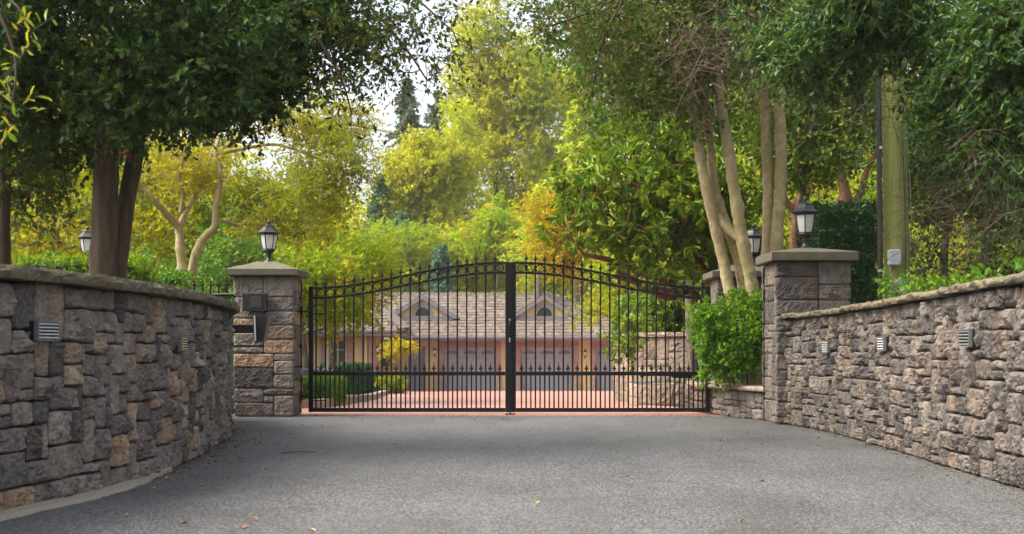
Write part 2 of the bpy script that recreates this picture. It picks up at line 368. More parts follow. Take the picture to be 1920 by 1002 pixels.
M['L_orange'] = leaf_mat('orange_yellow_leaf', [(0.38, 0.33, 0.012), (0.40, 0.24, 0.012), (0.27, 0.31, 0.012), (0.44, 0.38, 0.016)], 0.5, 0.6, 0.1)
M['L_spruce'] = leaf_mat('blue_spruce_needles', [(0.09, 0.17, 0.12), (0.14, 0.24, 0.16)], 0.15, 0.7, 0.1)
M['L_fir'] = leaf_mat('dark_fir_needles', [(0.10, 0.15, 0.09), (0.15, 0.20, 0.11)], 0.2, 0.7, 0.1)
M['L_pine'] = leaf_mat('pine_needles', [(0.30, 0.40, 0.03), (0.42, 0.49, 0.04), (0.5, 0.52, 0.05)], 0.35, 0.7, 0.1)
M['L_hedge'] = leaf_mat('hedge_leaf', [(0.05, 0.14, 0.010), (0.09, 0.21, 0.012), (0.15, 0.27, 0.014)], 0.3, 0.5, 0.2)
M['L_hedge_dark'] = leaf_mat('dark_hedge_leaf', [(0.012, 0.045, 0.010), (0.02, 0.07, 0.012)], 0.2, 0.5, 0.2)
M['L_hedge_bright'] = leaf_mat('bright_hedge_leaf', [(0.08, 0.17, 0.010), (0.14, 0.23, 0.012), (0.22, 0.28, 0.012)], 0.4, 0.5, 0.2)
M['berry'] = plain('red_berry', (0.5, 0.02, 0.015), 0.3)

# ------------------------------------------------------------------ stone laying
class Path:
    def __init__(s, pts, n=400, straight=False):
        P = np.asarray(pts, float) if straight else spline(pts, n)
        d = np.r_[0, np.cumsum(np.linalg.norm(np.diff(P, axis=0), axis=1))]
        s.P, s.d, s.L = P, d, d[-1]
        T = unit(np.gradient(P, axis=0)) if len(P) > 2 else unit(np.repeat(P[1:] - P[:1], 2, 0))
        s.T = T
    def map(s, a, off):        # off: to the right of travel
        x = np.interp(a, s.d, s.P[:, 0]); y = np.interp(a, s.d, s.P[:, 1])
        tx = np.interp(a, s.d, s.T[:, 0]); ty = np.interp(a, s.d, s.T[:, 1]); l = np.hypot(tx, ty)
        return x + off * ty / l, y - off * tx / l
    def s_at_y(s, y): return float(np.interp(y, s.P[:, 1], s.d))

def ashlar(L, H, uw, uh, rng, sizes):
    nx, ny = max(1, round(L/uw)), max(1, round(H/uh)); uw, uh = L/nx, H/ny
    occ = np.zeros((ny, nx), bool); out = []
    for j in range(ny):
        for i in range(nx):
            if occ[j, i]: continue
            w, h = sizes[rng.integers(len(sizes))]
            w = min(w, nx-i); h = min(h, ny-j)
            while w > 1 and occ[j, i:i+w].any(): w -= 1
            if nx - i - w == 1 and not occ[j, nx-1]: w += 1
            if ny - j - h == 1: h += 1
            occ[j:j+h, i:i+w] = True
            out.append((i*uw, (i+w)*uw, j*uh, (j+h)*uh))
    return out
SIZES = [(2,2),(3,2),(3,2),(4,2),(4,3),(3,3),(2,3),(2,1),(3,1),(4,2),(2,2),(5,3),(3,2),(2,4)]

def stonework(name, jobs, material, parent, res=0.0105, dep=(0.026, 0.072), gap=0.0045, warp=0.012, seed=1):
    """jobs: list of (rects, mapper(s,z,d)->x,y,z , s-offset for the noise)"""
    rng = np.random.default_rng(seed); VV, FF, base = [], [], 0
    for rects, mp, so in jobs:
        for (a0, a1, z0, z1) in rects:
            a0 += gap; a1 -= gap; z0 += gap; z1 -= gap
            w, h = a1-a0, z1-z0
            n, m = max(4, int(w/res)+1), max(4, int(h/res)+1)
            u = np.linspace(0, 1, n); v = np.linspace(0, 1, m); U, V = np.meshgrid(u, v)
            D = rng.uniform(*dep); pa, pz = U*w, V*h
            hgt = np.full(U.shape, D)
            for _ in range(9):
                g = rng.normal(size=2); g *= rng.uniform(0.08, 1.0)/np.linalg.norm(g)
                c = rng.uniform(0.2, 0.8, 2)*(w, h)
                hgt = np.minimum(hgt, D*rng.uniform(0.75, 1.05) + (pa-c[0])*g[0] + (pz-c[1])*g[1])
            hgt = np.maximum(hgt, D*0.22)
            q = np.stack([(pa+a0+so)*16, (pz+z0)*16, np.full_like(pa, rng.uniform(0, 99))], -1)
            hgt = hgt + D*0.16*(0.5-np.abs(vnoise(q*0.9, 3)))*2 + D*0.22*(0.35-np.abs(vnoise(q*2.4, 4)))*2 + D*0.16*vnoise(q*5.5, 6)
            e = np.minimum(np.minimum(pa, w-pa), np.minimum(pz, h-pz))
            k = np.clip(e/(0.006+0.014*np.clip(vnoise(q*1.2, 21)+.3, 0, 1)), 0, 1)
            hgt = hgt*(.2+.8*k)
            # round the outline
            cu, cv = U*2-1, V*2-1; rd = (np.abs(cu)**4 * np.abs(cv)**4)
            S = a0 + pa - cu*rd*0.010*rng.uniform(.1, 1.3); Z = z0 + pz - cv*rd*0.010*rng.uniform(.1, 1.3)
            def pad(A): return np.pad(A, 1, mode='edge')
            S, Z, Hh = pad(S), pad(Z), pad(hgt)
            Hh[0, :] = Hh[-1, :] = -0.05; Hh[:, 0] = Hh[:, -1] = -0.05
            wq = np.stack([(S+so)*2.6, Z*2.6, np.full_like(S, 7.3)], -1)
            S2 = S + warp*vnoise(wq, 11) + 0.5*warp*vnoise(wq*3, 14); Z2 = Z + warp*0.8*vnoise(wq, 12)*np.clip(Z*8, 0, 1) + 0.5*warp*vnoise(wq*3, 15)*np.clip(Z*8, 0, 1)
            X, Y, Zz = mp(S2, Z2, Hh)
            VV.append(np.stack([X, Y, Zz], -1).reshape(-1, 3))
            mm, nn = S.shape; idx = np.arange(mm*nn).reshape(mm, nn) + base
            FF.append(np.stack([idx[:-1, :-1], idx[:-1, 1:], idx[1:, 1:], idx[1:, :-1]], -1).reshape(-1, 4)); base += mm*nn
    return np_mesh(name, np.vstack(VV), np.vstack(FF), material, parent, smooth=False)

def capline(name, path, s0, s1, off0, off1, ztop, thick, material, parent, slab=0.55, seed=2, amp=0.012):
    """rock-faced coping slabs laid along a path, from off0 (front) to off1 (back)"""
    rng = np.random.default_rng(seed); VV, FF, base = [], [], 0; s = s0
    while s < s1-0.02:
        e = min(s1, s + slab*rng.uniform(0.7, 1.3))
        if s1-e < 0.2: e = s1
        n = max(3, int((e-s)/0.03)); A = np.linspace(s+0.004, e-0.004, n)
        cs = []                                        # cross-section ring: front bottom > front top > back top > back bottom
        for t in np.linspace(0, 1, 5): cs.append((off0 - 0.012*math.sin(math.pi*t)*-1, -thick*(1-t)))
        for t in np.linspace(0, 1, 6)[1:]: cs.append((off0 + (off1-off0)*t, 0.0))
        cs.append((off1, -thick))
        ring = []
        dz = rng.uniform(-0.006, 0.006)
        for (o, z) in cs:
            q = np.stack([A*13, np.full_like(A, z*40+o*5), np.full_like(A, o*3)], -1); nz = vnoise(q, seed)+0.5*vnoise(q*2.6, seed+1)
            x, y = path.map(A, o + amp*nz*(1.3 if abs(o-off0) < 0.03 else 0.3))
            ring.append(np.stack([x, y, ztop(A) + z + dz + 0.3*amp*nz], -1))
        R = np.stack(ring, 0); k = R.shape[0]
        idx = np.arange(k*n).reshape(k, n)+base; VV.append(R.reshape(-1, 3))
        nx = np.roll(idx, -1, 0)
        FF.append(np.stack([idx[:, :-1], idx[:, 1:], nx[:, 1:], nx[:, :-1]], -1).reshape(-1, 4))
        c0 = R[:, 0].mean(0); c1 = R[:, -1].mean(0); VV.append(np.stack([c0, c1])); b = base+k*n
        i0 = idx[:, 0]; i1 = idx[:, -1]
        FF.append(np.stack([i0, np.roll(i0, -1), np.full(k, b), np.full(k, b)], -1)); FF.append(np.stack([i1, np.full(k, b+1), np.full(k, b+1), np.roll(i1, -1)], -1))
        base += k*n+2; s = e
    V = np.vstack(VV); F = np.vstack(FF)
    me = bpy.data.meshes.new(name)
    faces = [tuple(dict.fromkeys(f)) for f in F.tolist()]
    me.from_pydata(V.tolist(), [], faces); me.materials.append(material); me.update()
    o = bpy.data.objects.new(name, me); C.objects.link(o)
    if parent: put(o, parent)
    return o

def core(name, path, s0, s1, off0, off1, z0, ztop, parent, material=None):
    A = np.linspace(s0, s1, 120); z = ztop(A)
    r = []
    for o, zz in ((off0, np.full_like(A, z0)), (off0, z), (off1, z), (off1, np.full_like(A, z0))):
        x, y = path.map(A, o); r.append(np.stack([x, y, zz], -1))
    R = np.stack(r); n = len(A); idx = np.arange(4*n).reshape(4, n)
    nx = np.roll(idx, -1, 0); F = np.stack([idx[:, :-1], idx[:, 1:], nx[:, 1:], nx[:, :-1]], -1).reshape(-1, 4)
    F = np.vstack([F, idx[:, 0][None], idx[:, -1][None, ::-1]])
    return np_mesh(name, R.reshape(-1, 3), F, material or M['mortar'], parent, smooth=False)

# ------------------------------------------------------------------ ground
def ztrack(y):          # level of the drive
    y = np.asarray(y, float)
    return np.where(y < 16.3, 0.0, np.where(y < 63, -0.0285*(y-16.3), -1.331))
def zground(x, y):
    z = ztrack(y) - 0.05
    hill = np.clip(y-74, 0, None)*0.10 + np.clip(np.abs(x)-12, 0, 60)*0.03*np.clip((y-20)/40, 0, 1)
    side = np.clip((np.abs(x)-4.6)/3.0, 0, 1)*np.clip(1-np.abs(y-22)/12, 0, 1)*0.5
    return z + hill + side
gxs = np.r_[np.linspace(-260, -30, 24), np.linspace(-29, 29, 88), np.linspace(30, 260, 24)]
gys = np.r_[np.linspace(-40, 4, 12), np.linspace(5, 80, 110), np.linspace(82, 420, 50)]
GX, GY = np.meshgrid(gxs, gys); GZ = zground(GX, GY) + 0.02*vnoise(np.stack([GX, GY, GX*0], -1), 5)*(np.abs(GX) > 5)
n_, m_ = GX.shape; gi = np.arange(n_*m_).reshape(n_, m_)
tag(np_mesh('ground', np.stack([GX, GY, GZ], -1), np.stack([gi[:-1, :-1], gi[:-1, 1:], gi[1:, 1:], gi[1:, :-1]], -1).reshape(-1, 4), M['soil']), kind='structure')

def strip(name, rows, material, nx=24):
    """rows: (y, x0, x1) -> sheet that follows the drive's level"""
    R = []
    for y, x0, x1 in rows:
        xs = np.linspace(x0, x1, nx); R.append(np.stack([xs, np.full(nx, y), np.full(nx, float(ztrack(y)))], -1))
    R = np.stack(R); k, n = R.shape[:2]; idx = np.arange(k*n).reshape(k, n)
    o = np_mesh(name, R.reshape(-1, 3), np.stack([idx[:-1, :-1], idx[:-1, 1:], idx[1:, 1:], idx[1:, :-1]], -1).reshape(-1, 4), material)
    return tag(o, kind='structure')
strip('asphalt_driveway', [(y, -6.5, 3.6) for y in np.linspace(-8, 15.75, 30)], M['asphalt'])
strip('red_driveway', [(15.751, -6.0, 4.0), (16.3, -4.0, 4.0), (17.5, -3.3, 3.0), (20, -3.25, 2.6), (26, -3.4, 2.6), (32, -3.7, 4), (40, -4.2, 8), (48, -5.2, 10), (54, -6.5, 11), (63, -8, 12), (64.5, -8, 12)], M['red'])

# ------------------------------------------------------------------ left retaining wall
LP = Path([(-3.35, 2.2), (-2.85, 4.6), (-2.57, 6.43), (-2.40, 7.45), (-2.35, 8.54), (-2.39, 9.44), (-2.47, 10.36), (-2.66, 11.9), (-3.0, 13.4), (-3.55, 14.5), (-4.4, 15.1), (-5.6, 15.3)])
WH = 1.185
tl = thing('stone_wall', 'long curved dark stone retaining wall sweeping along the left of the driveway', 'stone wall', (-2.4, 8.5, 0))
rng = np.random.default_rng(5)
rl = ashlar(LP.L, WH, 0.072, 0.062, rng, SIZES)
def lmap(s, z, d):
    x, y = LP.map(s, d); return x, y, z
stonework('stonework', [(rl, lmap, 0.0)], M['stone'], tl, seed=3)
core('mortar', LP, 0.01, LP.L-0.01, -0.036, -0.34, -0.1, lambda A: np.full_like(A, WH), tl)
capline('coping', LP, 0.0, LP.L, 0.10, -0.42, lambda A: 1.256 + 0*A, 0.068, M['capstone'], tl, seed=8)

# concrete kerb strip at the foot of the left wall
A = np.linspace(0.3, LP.s_at_y(8.75), 60); R = []
wk = np.clip((A[-1]-A)/1.2, 0.12, 1)
for o, z in ((0.0, 0.0), (0.0, 0.03), (0.085, 0.022), (0.10, 0.0)):
    x, y = LP.map(A, o*wk+0.02 + 0.012*vnoise(np.stack([A*6, A*0+o, A*0], -1), 3)); R.append(np.stack([x, y, np.full_like(A, z)], -1))
R = np.stack(R); idx = np.arange(R.shape[0]*R.shape[1]).reshape(R.shape[:2])
tag(np_mesh('kerb', R.reshape(-1, 3), np.stack([idx[:-1, :-1], idx[:-1, 1:], idx[1:, 1:], idx[1:, :-1]], -1).reshape(-1, 4), M['concrete'], smooth=False), kind='structure')

# raised beds held by the walls
def bed(name, path, s0, s1, off, zf, reach, sgn):
    A = np.linspace(s0, s1, 60); D = np.r_[0, np.geomspace(0.2, reach, 30)]; R = []
    for d in D:
        x, y = path.map(A, off - 0.0); nx_, ny_ = path.map(A, off - 1.0)
        X = x + sgn*d; Y = y + 0*d
        R.append(np.stack([X, Y, zf(A, d) + 0.03*vnoise(np.stack([X*2, Y*2, X*0], -1), 9)], -1))
    R = np.stack(R); idx = np.arange(R.shape[0]*R.shape[1]).reshape(R.shape[:2])
    o = np_mesh(name, R.reshape(-1, 3), np.stack([idx[:-1, :-1], idx[:-1, 1:], idx[1:, 1:], idx[1:, :-1]], -1).reshape(-1, 4), M['soil'])
    return tag(o, kind='structure')
bed('planting_bed', LP, 0.0, LP.s_at_y(14.3), -0.3, lambda A, d: 1.02 + 0*A, 26, -1)

# ------------------------------------------------------------------ right retaining wall
RP = Path([(3.0, 13.99), (3.12, 12.9), (3.14, 11.2), (3.08, 9.3), (3.03, 7.6), (3.03, 4.5), (3.1, 1.5)])
rtop = lambda A: np.interp(A, [0, RP.L*0.5, RP.L], [1.145, 1.215, 1.25])
tr = thing('stone_wall', 'straight grey stone retaining wall along the right side of the driveway', 'stone wall', (3.1, 9, 0))
rr_ = ashlar(RP.L, 1.0, 0.072, 0.052, np.random.default_rng(17), SIZES)
def rmap(s, z, d):
    x, y = RP.map(s, d); return x, y, z*rtop(s)
stonework('stonework', [(rr_, rmap, 30.0)], M['stone_grey'], tr, seed=9)
core('mortar', RP, 0.01, RP.L-0.01, -0.036, -0.34, -0.1, lambda A: rtop(A)-0.001, tr)
capline('coping', RP, 0.0, RP.L, 0.075, -0.40, lambda A: rtop(A)+0.054, 0.052, M['capstone'], tr, seed=12)
bed('planting_bed', RP, 0.0, RP.L, -0.3, lambda A, d: 1.06 + 0.02*d + 0*A, 26, 1)

# ------------------------------------------------------------------ pillars
def pillar(label, x0, x1, yf, H, seed, material, capov=0.07, capt=0.09, apex=0.10, uw=0.115, uh=0.085):
    w = x1-x0; yb = yf+w; cx_, cy_ = (x0+x1)/2, (yf+yb)/2
    t = thing('stone_pillar', label, 'pillar', (cx_, cy_, 0), 'stone gate pillars')
    rng = np.random.default_rng(seed); tk = 0.03; jobs = []
    sz = [(2,2),(3,2),(4,2),(3,2),(2,1),(3,1),(4,3),(2,3),(3,2)]
    # front, right, back, left
    def face(o, dirx, diry, nx_, ny_, L):
        def mp(s, z, d): return o[0]+dirx*s+nx_*d, o[1]+diry*s+ny_*d, z
        jobs.append((ashlar(L, H, uw, uh, rng, sz), mp, rng.uniform(0, 50)))
    face((x0, yf+tk), 1, 0, 0, -1, w); face((x1-tk, yf+tk), 0, 1, 1, 0, w-2*tk); face((x1, yb-tk), -1, 0, 0, 1, w); face((x0+tk, yb-tk), 0, -1, -1, 0, w-2*tk)
    stonework('stonework', jobs, material, t, res=0.016, dep=(0.018, 0.038), warp=0.006, seed=seed+1)
    MB().box(x0+tk+.012, x1-tk-.012, yf+tk+.012, yb-tk-.012, -0.05, H-0.001).build('mortar', M['mortar'], t)
    a = w/2+capov; m = MB()
    n = 12; ring = []
    prof = [(a-.008, H), (a, H+.01), (a, H+capt-.008), (a-.01, H+capt), (0.12, H+capt+apex), (0.0, H+capt+apex+.006)]
    vs, fs = [], []
    for r, z in prof:
        for (sx, sy) in ((-1,-1),(1,-1),(1,1),(-1,1)): vs.append((cx_+sx*max(r, .001), cy_+sy*max(r, .001), z))
    for i in range(len(prof)-1):
        for k in range(4): fs.append((i*4+k, i*4+(k+1)%4, i*4+4+(k+1)%4, i*4+4+k))
    fs.append((3, 2, 1, 0))
    m.add(vs, fs).build('pillar_cap', M['cast_cap'], t)
    return (cx_, cy_, H+capt+apex)
topL = pillar('square stone gate pillar carrying the black intercom box at the left gate hinge', -3.367, -2.64, 15.45, 1.705, 21, M['stone'], 0.065, 0.085, 0.10)
topR = pillar('big square grey stone pillar at the far end of the right wall', 2.87, 3.69, 13.9, 1.78, 25, M['stone_grey'], 0.06, 0.10, 0.06)
topB = pillar('stone gate pillar at the right gate hinge, half hidden behind tree stems', 2.64, 3.36, 16.5, 1.74, 29, M['stone_grey'], 0.065, 0.085, 0.09)
xl = gx(166, 17.2)
topF = pillar('stone pillar behind the left wall, mostly hidden by a dark trunk', xl-.36, xl+.36, 16.8, 1.80, 33, M['stone'], 0.065, 0.085, 0.09)

# ------------------------------------------------------------------ lanterns
def lantern(pos, h, label, first=[None]):
    k = h/0.56
    t = thing('pillar_lantern', label, 'lantern', pos, 'lanterns on the stone pillars'); c = pos; s = k
    P = lambda prof: [(r*s, z*s) for r, z in prof]
    MB().lathe(P([(0.075, -.02), (0.075, 0.012), (0.05, 0.022), (0.03, 0.045), (0.028, 0.085), (0.04, 0.10), (0.03, 0.112), (0.05, 0.125), (0.078, 0.15), (0.08, 0.163), (0.0, .165)]), c, 16).build('lamp_base', M['lampblack'], t, True)
    g = [(0.070, 0.165), (0.078, 0.19), (0.090, 0.24), (0.100, 0.30), (0.106, 0.36)]
    MB().lathe(P(g), c, 6, 0.26).build('lamp_glass', M['opal'], t)
    fr = MB()
    for q in range(6):
        a = 0.26 + q*math.pi/3
        fr.tube([(c[0]+(r+.003)*s*math.cos(a), c[1]+(r+.003)*s*math.sin(a), c[2]+z*s) for r, z in g], 0.007*s, 5)
    fr.lathe(P([(0.070, .160), (0.082, .160), (0.084, .176), (0.07, .176)]), c, 6, 0.26)
    fr.lathe(P([(0.10, .352), (0.118, .352), (0.122, .372), (0.10, .374)]), c, 6, 0.26)
    fr.build('lamp_frame', M['lampblack'], t)
    MB().lathe(P([(0.10, .373), (0.152, .374), (0.156, .382), (0.125, .40), (0.095, .43), (0.078, .452), (0.074, .456), (0.074, .47), (0.055, .476), (0.03, .49), (0, .492)]), c, 6, 0.26).build('lamp_hood', M['lampblack'], t)
    MB().lathe(P([(0.022, .488), (0.016, .50), (0.024, .512), (0.026, .52), (0.014, .535), (0.008, .55), (0.0, .562)]), c, 10).build('finial', M['lampblack'], t, True)
lantern((topL[0], topL[1], topL[2]-.005), 0.54, 'black lantern with white glass on the pillar beside the left gate hinge')
lantern((gx(1510, 14.31), topR[1], topR[2]-.005), 0.605, 'large black lantern on the big pillar ending the right wall')
lantern((gx(1413, 16.86), topB[1], topB[2]-.005), 0.57, 'black lantern just right of the pale tree stems by the gate')
lantern((topF[0], topF[1], topF[2]-.005), 0.50, 'black lantern partly hidden behind the dark trunk on the left')

# ------------------------------------------------------------------ louvred lights in the walls
def louvre(path, s, z, w, h, label, mt):
    x, y = path.map(np.array([s]), 0.06); tx, ty = path.map(np.array([s+.01]), 0.06)
    ang = math.atan2(ty[0]-y[0], tx[0]-x[0])
    t = thing('wall_louvre', label, 'wall light', (x[0], y[0], z), 'louvred lights set in the stone walls')
    def bx(m, a0, a1, d0, d1, z0, z1, tilt=0):
        vs = []
        for zz in (z0, z1):
            for (a, d) in ((a0, d0), (a1, d0), (a1, d1), (a0, d1)):
                dd = d + (tilt if zz == z0 else 0)
                vs.append((x[0]+a*math.cos(ang)+dd*math.sin(ang), y[0]+a*math.sin(ang)-dd*math.cos(ang), z+zz))
        m.add(vs, [(0,3,2,1),(4,5,6,7),(0,1,5,4),(1,2,6,5),(2,3,7,6),(3,0,4,7)])
    f = MB(); e = 0.008
    bk = MB(); bx(bk, -w/2, w/2, -.09, -.0225, -h/2, h/2); bk.build('louvre_back', M['darkplastic'], t); bx(f, -w/2, w/2, -.0221, .002, h/2-e, h/2); bx(f, -w/2, w/2, -.0221, .002, -h/2, -h/2+e)
    bx(f, -w/2, -w/2+e, -.0221, .002, -h/2+e, h/2-e); bx(f, w/2-e, w/2, -.0221, .002, -h/2+e, h/2-e)
    f.build('louvre_frame', M['louvreframe'], t)
    m = MB(); n = 5
    for i in range(n):
        zc = -h/2+e+(h-2*e)*(i+.5)/n; bx(m, -w/2+e+.001, w/2-e-.001, -.012, -.002, zc-.003, zc+.005, 0.006)
    m.build('slats', mt, t)
def sfor(path, px):
    x, y = path.map(np.linspace(0, path.L, 3000), 0.05); p = CX + x*FPX/np.maximum(y, .3); ok = (y > 5) & (y < 13.3)
    i = np.argmin(np.where(ok, np.abs(p-px), 1e9)); return path.d[-1]*i/2999, y[i]
for px, py, w, h, lb, mt in ((88, 621, .21, .105, 'grey louvred light near the camera end of the left wall', M['greyplastic']), (343, 645, .21, .105, 'louvred light near the curving far end of the left wall', M['winframe'])):
    s, y = sfor(LP, px); louvre(LP, s, gz(py, y), w, h, lb, mt)
for px, py, lb in ((1810, 634, 'bright grey louvred light nearest the camera in the right wall'), (1653, 645, 'middle louvred light of the right wall'), (1548, 651, 'louvred light in the right wall closest to the big pillar')):
    s, y = sfor(RP, px); louvre(RP, s, gz(py, y), .21, .12, lb, M['steel'] if px > 1700 else M['greyplastic'])

# ------------------------------------------------------------------ intercom and keypad
t = thing('intercom_box', 'black square intercom box fixed to the front of the left gate pillar', 'intercom', at(478, 567, 15.4))
y = 15.42
f = MB(); x0, x1, z0, z1 = gx(456, y), gx(501, y), gz(584, y), gz(550, y)
f.box(x0, x1, y-.05, y+.03, z0, z1, .006).build('box_body', M['darkplastic'], t)
MB().box(gx(472, y), gx(492, y), y-.058, y-.0501, gz(578, y), gz(556, y), .003).build('camera_panel', plain('dark_grey_panel', (.035, .035, .037), .4), t)
cx0 = (gx(478, y), y-.058, gz(563, y))
MB().add([(cx0[0]+.014*math.cos(a), y-.060, cx0[2]+.014*math.sin(a)) for a in np.linspace(0, 2*math.pi, 13)[:-1]], [tuple(range(12))]).build('camera_lens', M['glass'], t)
t = thing('keypad_post', 'black keypad stand with an angled hood in front of the left pillar', 'keypad', (gx(415, 14.7), 14.7, 0))
y = 14.7
MB().box(gx(426, y)-.25, gx(479, y), y-.03, y+.03, gz(625, y), gz(609, y), .004).build('arm', M['iron'], t)
MB().box(gx(426, y)-.25, gx(426, y)-.19, y-.03, y+.03, 0, gz(625, y)-.001, .004).build('post', M['iron'], t)
xa, xb = gx(477, y), gx(506, y); m = MB()
m.prism([(gx(477, y), gz(589, y)), (gx(506, y), gz(594, y)), (gx(497, y), gz(640, y)), (gx(480, y), gz(643, y))], y-.10, y+.08)
m.build('hood', M['darkplastic'], t)
MB().prism([(gx(479, y), gz(592, y)), (gx(482, y), gz(592.5, y)), (gx(484, y), gz(640, y)), (gx(481, y), gz(640, y))], y-.112, y-.1001).build('hood_edge', M['greyplastic'], t)

# ------------------------------------------------------------------ gate
GYY = 16.0
def arch(t): return 1.577 + 0.318*(0.5-0.5*math.cos(math.pi*min(1, max(0, t))))**0.92
def spear(m, x, y, z, s=1.0):
    m.lathe([(0.011*s, 0), (0.011*s, .006), (0.007*s, .01), (0.017*s, .020*s), (0.019*s, .028*s), (0.012*s, .036*s), (0.007*s, .06*s), (0.003*s, .09*s), (0.0, .118*s)], (x, y, z), 6)
    m.add([(x-.031*s, y-.003, z+.016*s), (x+.031*s, y-.003, z+.016*s), (x, y-.003, z+.062*s), (x-.031*s, y+.003, z+.016*s), (x+.031*s, y+.003, z+.016*s), (x, y+.003, z+.062*s)], [(0,1,2),(5,4,3),(0,3,4,1),(1,4,5,2),(2,5,3,0)])
def gate(xo, xc, label, dirn):
    t = thing('gate_leaf', label, 'gate', (xo, GYY, 0), 'double driveway gate')
    sg = 1 if xc > xo else -1; X = lambda u: xo + sg*u; W = abs(xc-xo)
    def bx(m, u0, u1, y0, y1, z0, z1, b=.003):
        a, c = sorted((X(u0), X(u1))); m.box(a, c, GYY+y0, GYY+y1, z0, z1, b)
    m = MB(); bx(m, 0, .056, -.028, .028, .03, 1.60); m.build('hinge_stile', M['iron'], t)
    m = MB(); bx(m, W-.066, W-.003, -.032, .032, .03, 1.905); m.build('meeting_stile', M['iron'], t)
    m = MB(); bx(m, .057, W-.067, -.026, .026, .032, .082); m.build('bottom_rail', M['iron'], t)
    m = MB(); bx(m, .057, W-.067, -.026, .026, .488, .536); m.build('middle_rail', M['iron'], t)
    for dz in (0.0, -0.124):
        us = np.linspace(.05, W-.06, 40); m = MB(); vs, fs = [], []
        for u in us:
            z = arch((u-.06)/(W-.13)) + dz
            for (yy, zz) in ((-.013, -.013), (.013, -.013), (.013, .013), (-.013, .013)): vs.append((X(u), GYY+yy, z+zz))
        for i in range(len(us)-1):
            for k in range(4): fs.append((i*4+k, i*4+(k+1)%4, i*4+4+(k+1)%4, i*4+4+k))
        fs += [(3,2,1,0), tuple(len(vs)-4+i for i in range(4))]; m.add(vs, fs).build('arched_rail', M['iron'], t)
    n = 20; sp = (W-.066-.056)/(n+0.4); u = .056+.3*sp
    fin_mesh = MB(); spear(fin_mesh, 0, 0, 0, 1.0); fm = None
    def finial(par, x, z, s=1.0):
        nonlocal fm
        if fm is None:
            o = fin_mesh.build('spear_finial', M['iron']); fm = o.data
        else:
            o = bpy.data.objects.new('spear_finial', fm); C.objects.link(o)
        o.location = (x, GYY, z); put(o, par)
    for i in range(n):
        ui = u+i*sp; z1 = arch((ui-.06)/(W-.13))
        m = MB(); bx(m, ui-.0095, ui+.0095, -.0095, .0095, .083, .487, 0); bx(m, ui-.0095, ui+.0095, -.0095, .0095, .537, z1-.138, 0)
        bx(m, ui-.0095, ui+.0095, -.0095, .0095, z1-.110, z1-.014, 0); bx(m, ui-.0095, ui+.0095, -.0095, .0095, z1+.0135, z1+.035, 0)
        p = m.build('picket', M['iron'], t); finial(p, X(ui), z1+.03)
    for i in range(n):
        ui = u+(i+.5)*sp
        if ui > W-.08: continue
        m = MB(); bx(m, ui-.0085, ui+.0085, -.0085, .0085, .083, .487, 0); bx(m, ui-.0085, ui+.0085, -.0085, .0085, .537, .552, 0)
        p = m.build('short_picket', M['iron'], t); finial(p, X(ui), .548)
        z1 = arch((ui-.06)/(W-.13))-.062; m = MB(); r = .0485
        a = np.linspace(0, 2*math.pi, 21); m.tube([(X(ui)+r*math.cos(q), GYY, z1+r*math.sin(q)) for q in a], .0065, 6, cap=False).build('ring', M['iron'], t, True)
    m = MB()
    for z in (1.25, 1.36, .17, .29): bx(m, .057, u-.01 if False else u+sp-.01, -.007, .007, z, z+.014, 0)
    m.build('latch_rungs', M['iron'], t)
    for z in (1.28, .22):
        m = MB(); bx(m, -.16, -.001, -.012, .012, z, z+.02, 0); bx(m, -.19, -.161, -.04, .04, z-.06, z+.08, 0); bx(m, -.10, -.075, -.03, .03, z-.05, z+.07, 0)
        m.build('hinge', M['iron'], t)
    return t, X, W
xc = gx(957.5, GYY)
tG, Xf, Wl = gate(gx(579, GYY), xc, 'black iron gate leaf on the left with spear finials and scroll rings', 1)
m = MB(); m.box(xc-.02, xc-.004, GYY-.055, GYY-.033, gz(642, GYY), gz(632, GYY), .002); m.box(xc-.02, xc-.004, GYY-.055, GYY-.033, gz(604, GYY), gz(598, GYY), .002); m.build('lock_plate', M['steel'], tG)
MB().box(xc-.026, xc+.026, GYY-.0325-.008, GYY-.0325, .05, 1.895, .002).build('astragal', M['iron'], tG)
MB().tube([(xc-.012, GYY-.05, gz(633, GYY)), (xc-.012, GYY-.075, gz(628, GYY)), (xc-.012, GYY-.075, gz(608, GYY)), (xc-.012, GYY-.05, gz(602, GYY))], .009, 8).build('pull_handle', M['iron'], tG, True)
MB().tube([(xc-.006, GYY-.04, .22), (xc-.006, GYY-.04, .006)], .008, 8).box(xc-.07, xc+.06, GYY-.09, GYY+.03, .002, .012, .003).build('drop_bolt', M['iron'], tG)
tG2, _, _ = gate(gx(1331, GYY), xc, 'black iron gate leaf on the right with spear finials and scroll rings', -1)
def operator(label, xa, xb, zc, yy, cat_x):
    t = thing('gate_opener', label, 'gate motor', ((xa+xb)/2, yy, zc), 'swing gate motors')
    a, c = sorted((xa, xb))
    MB().box(a, c, yy-.045, yy+.045, zc-.042, zc+.042, .018).build('motor_body', M['greyplastic'] if cat_x else M['darkplastic'], t)
    e = c if cat_x else a; s = 1 if cat_x else -1
    MB().tube([(e-.02*s, yy, zc), (e+.38*s, yy, zc)], .016, 10).build('push_rod', M['iron'], t)
    MB().box(min(e+.36*s, e+.40*s), max(e+.36*s, e+.40*s), GYY+.03, yy+.02, zc-.03, zc+.03, .004).build('bracket', M['iron'], t)
operator('grey gate motor arm behind the left gate leaf', gx(556, 16.2), gx(625, 16.2), gz(697, 16.2), 16.14, True)
operator('black gate motor arm behind the right gate leaf', gx(1334, 16.2), gx(1258, 16.2), gz(703, 16.2), 16.14, False)

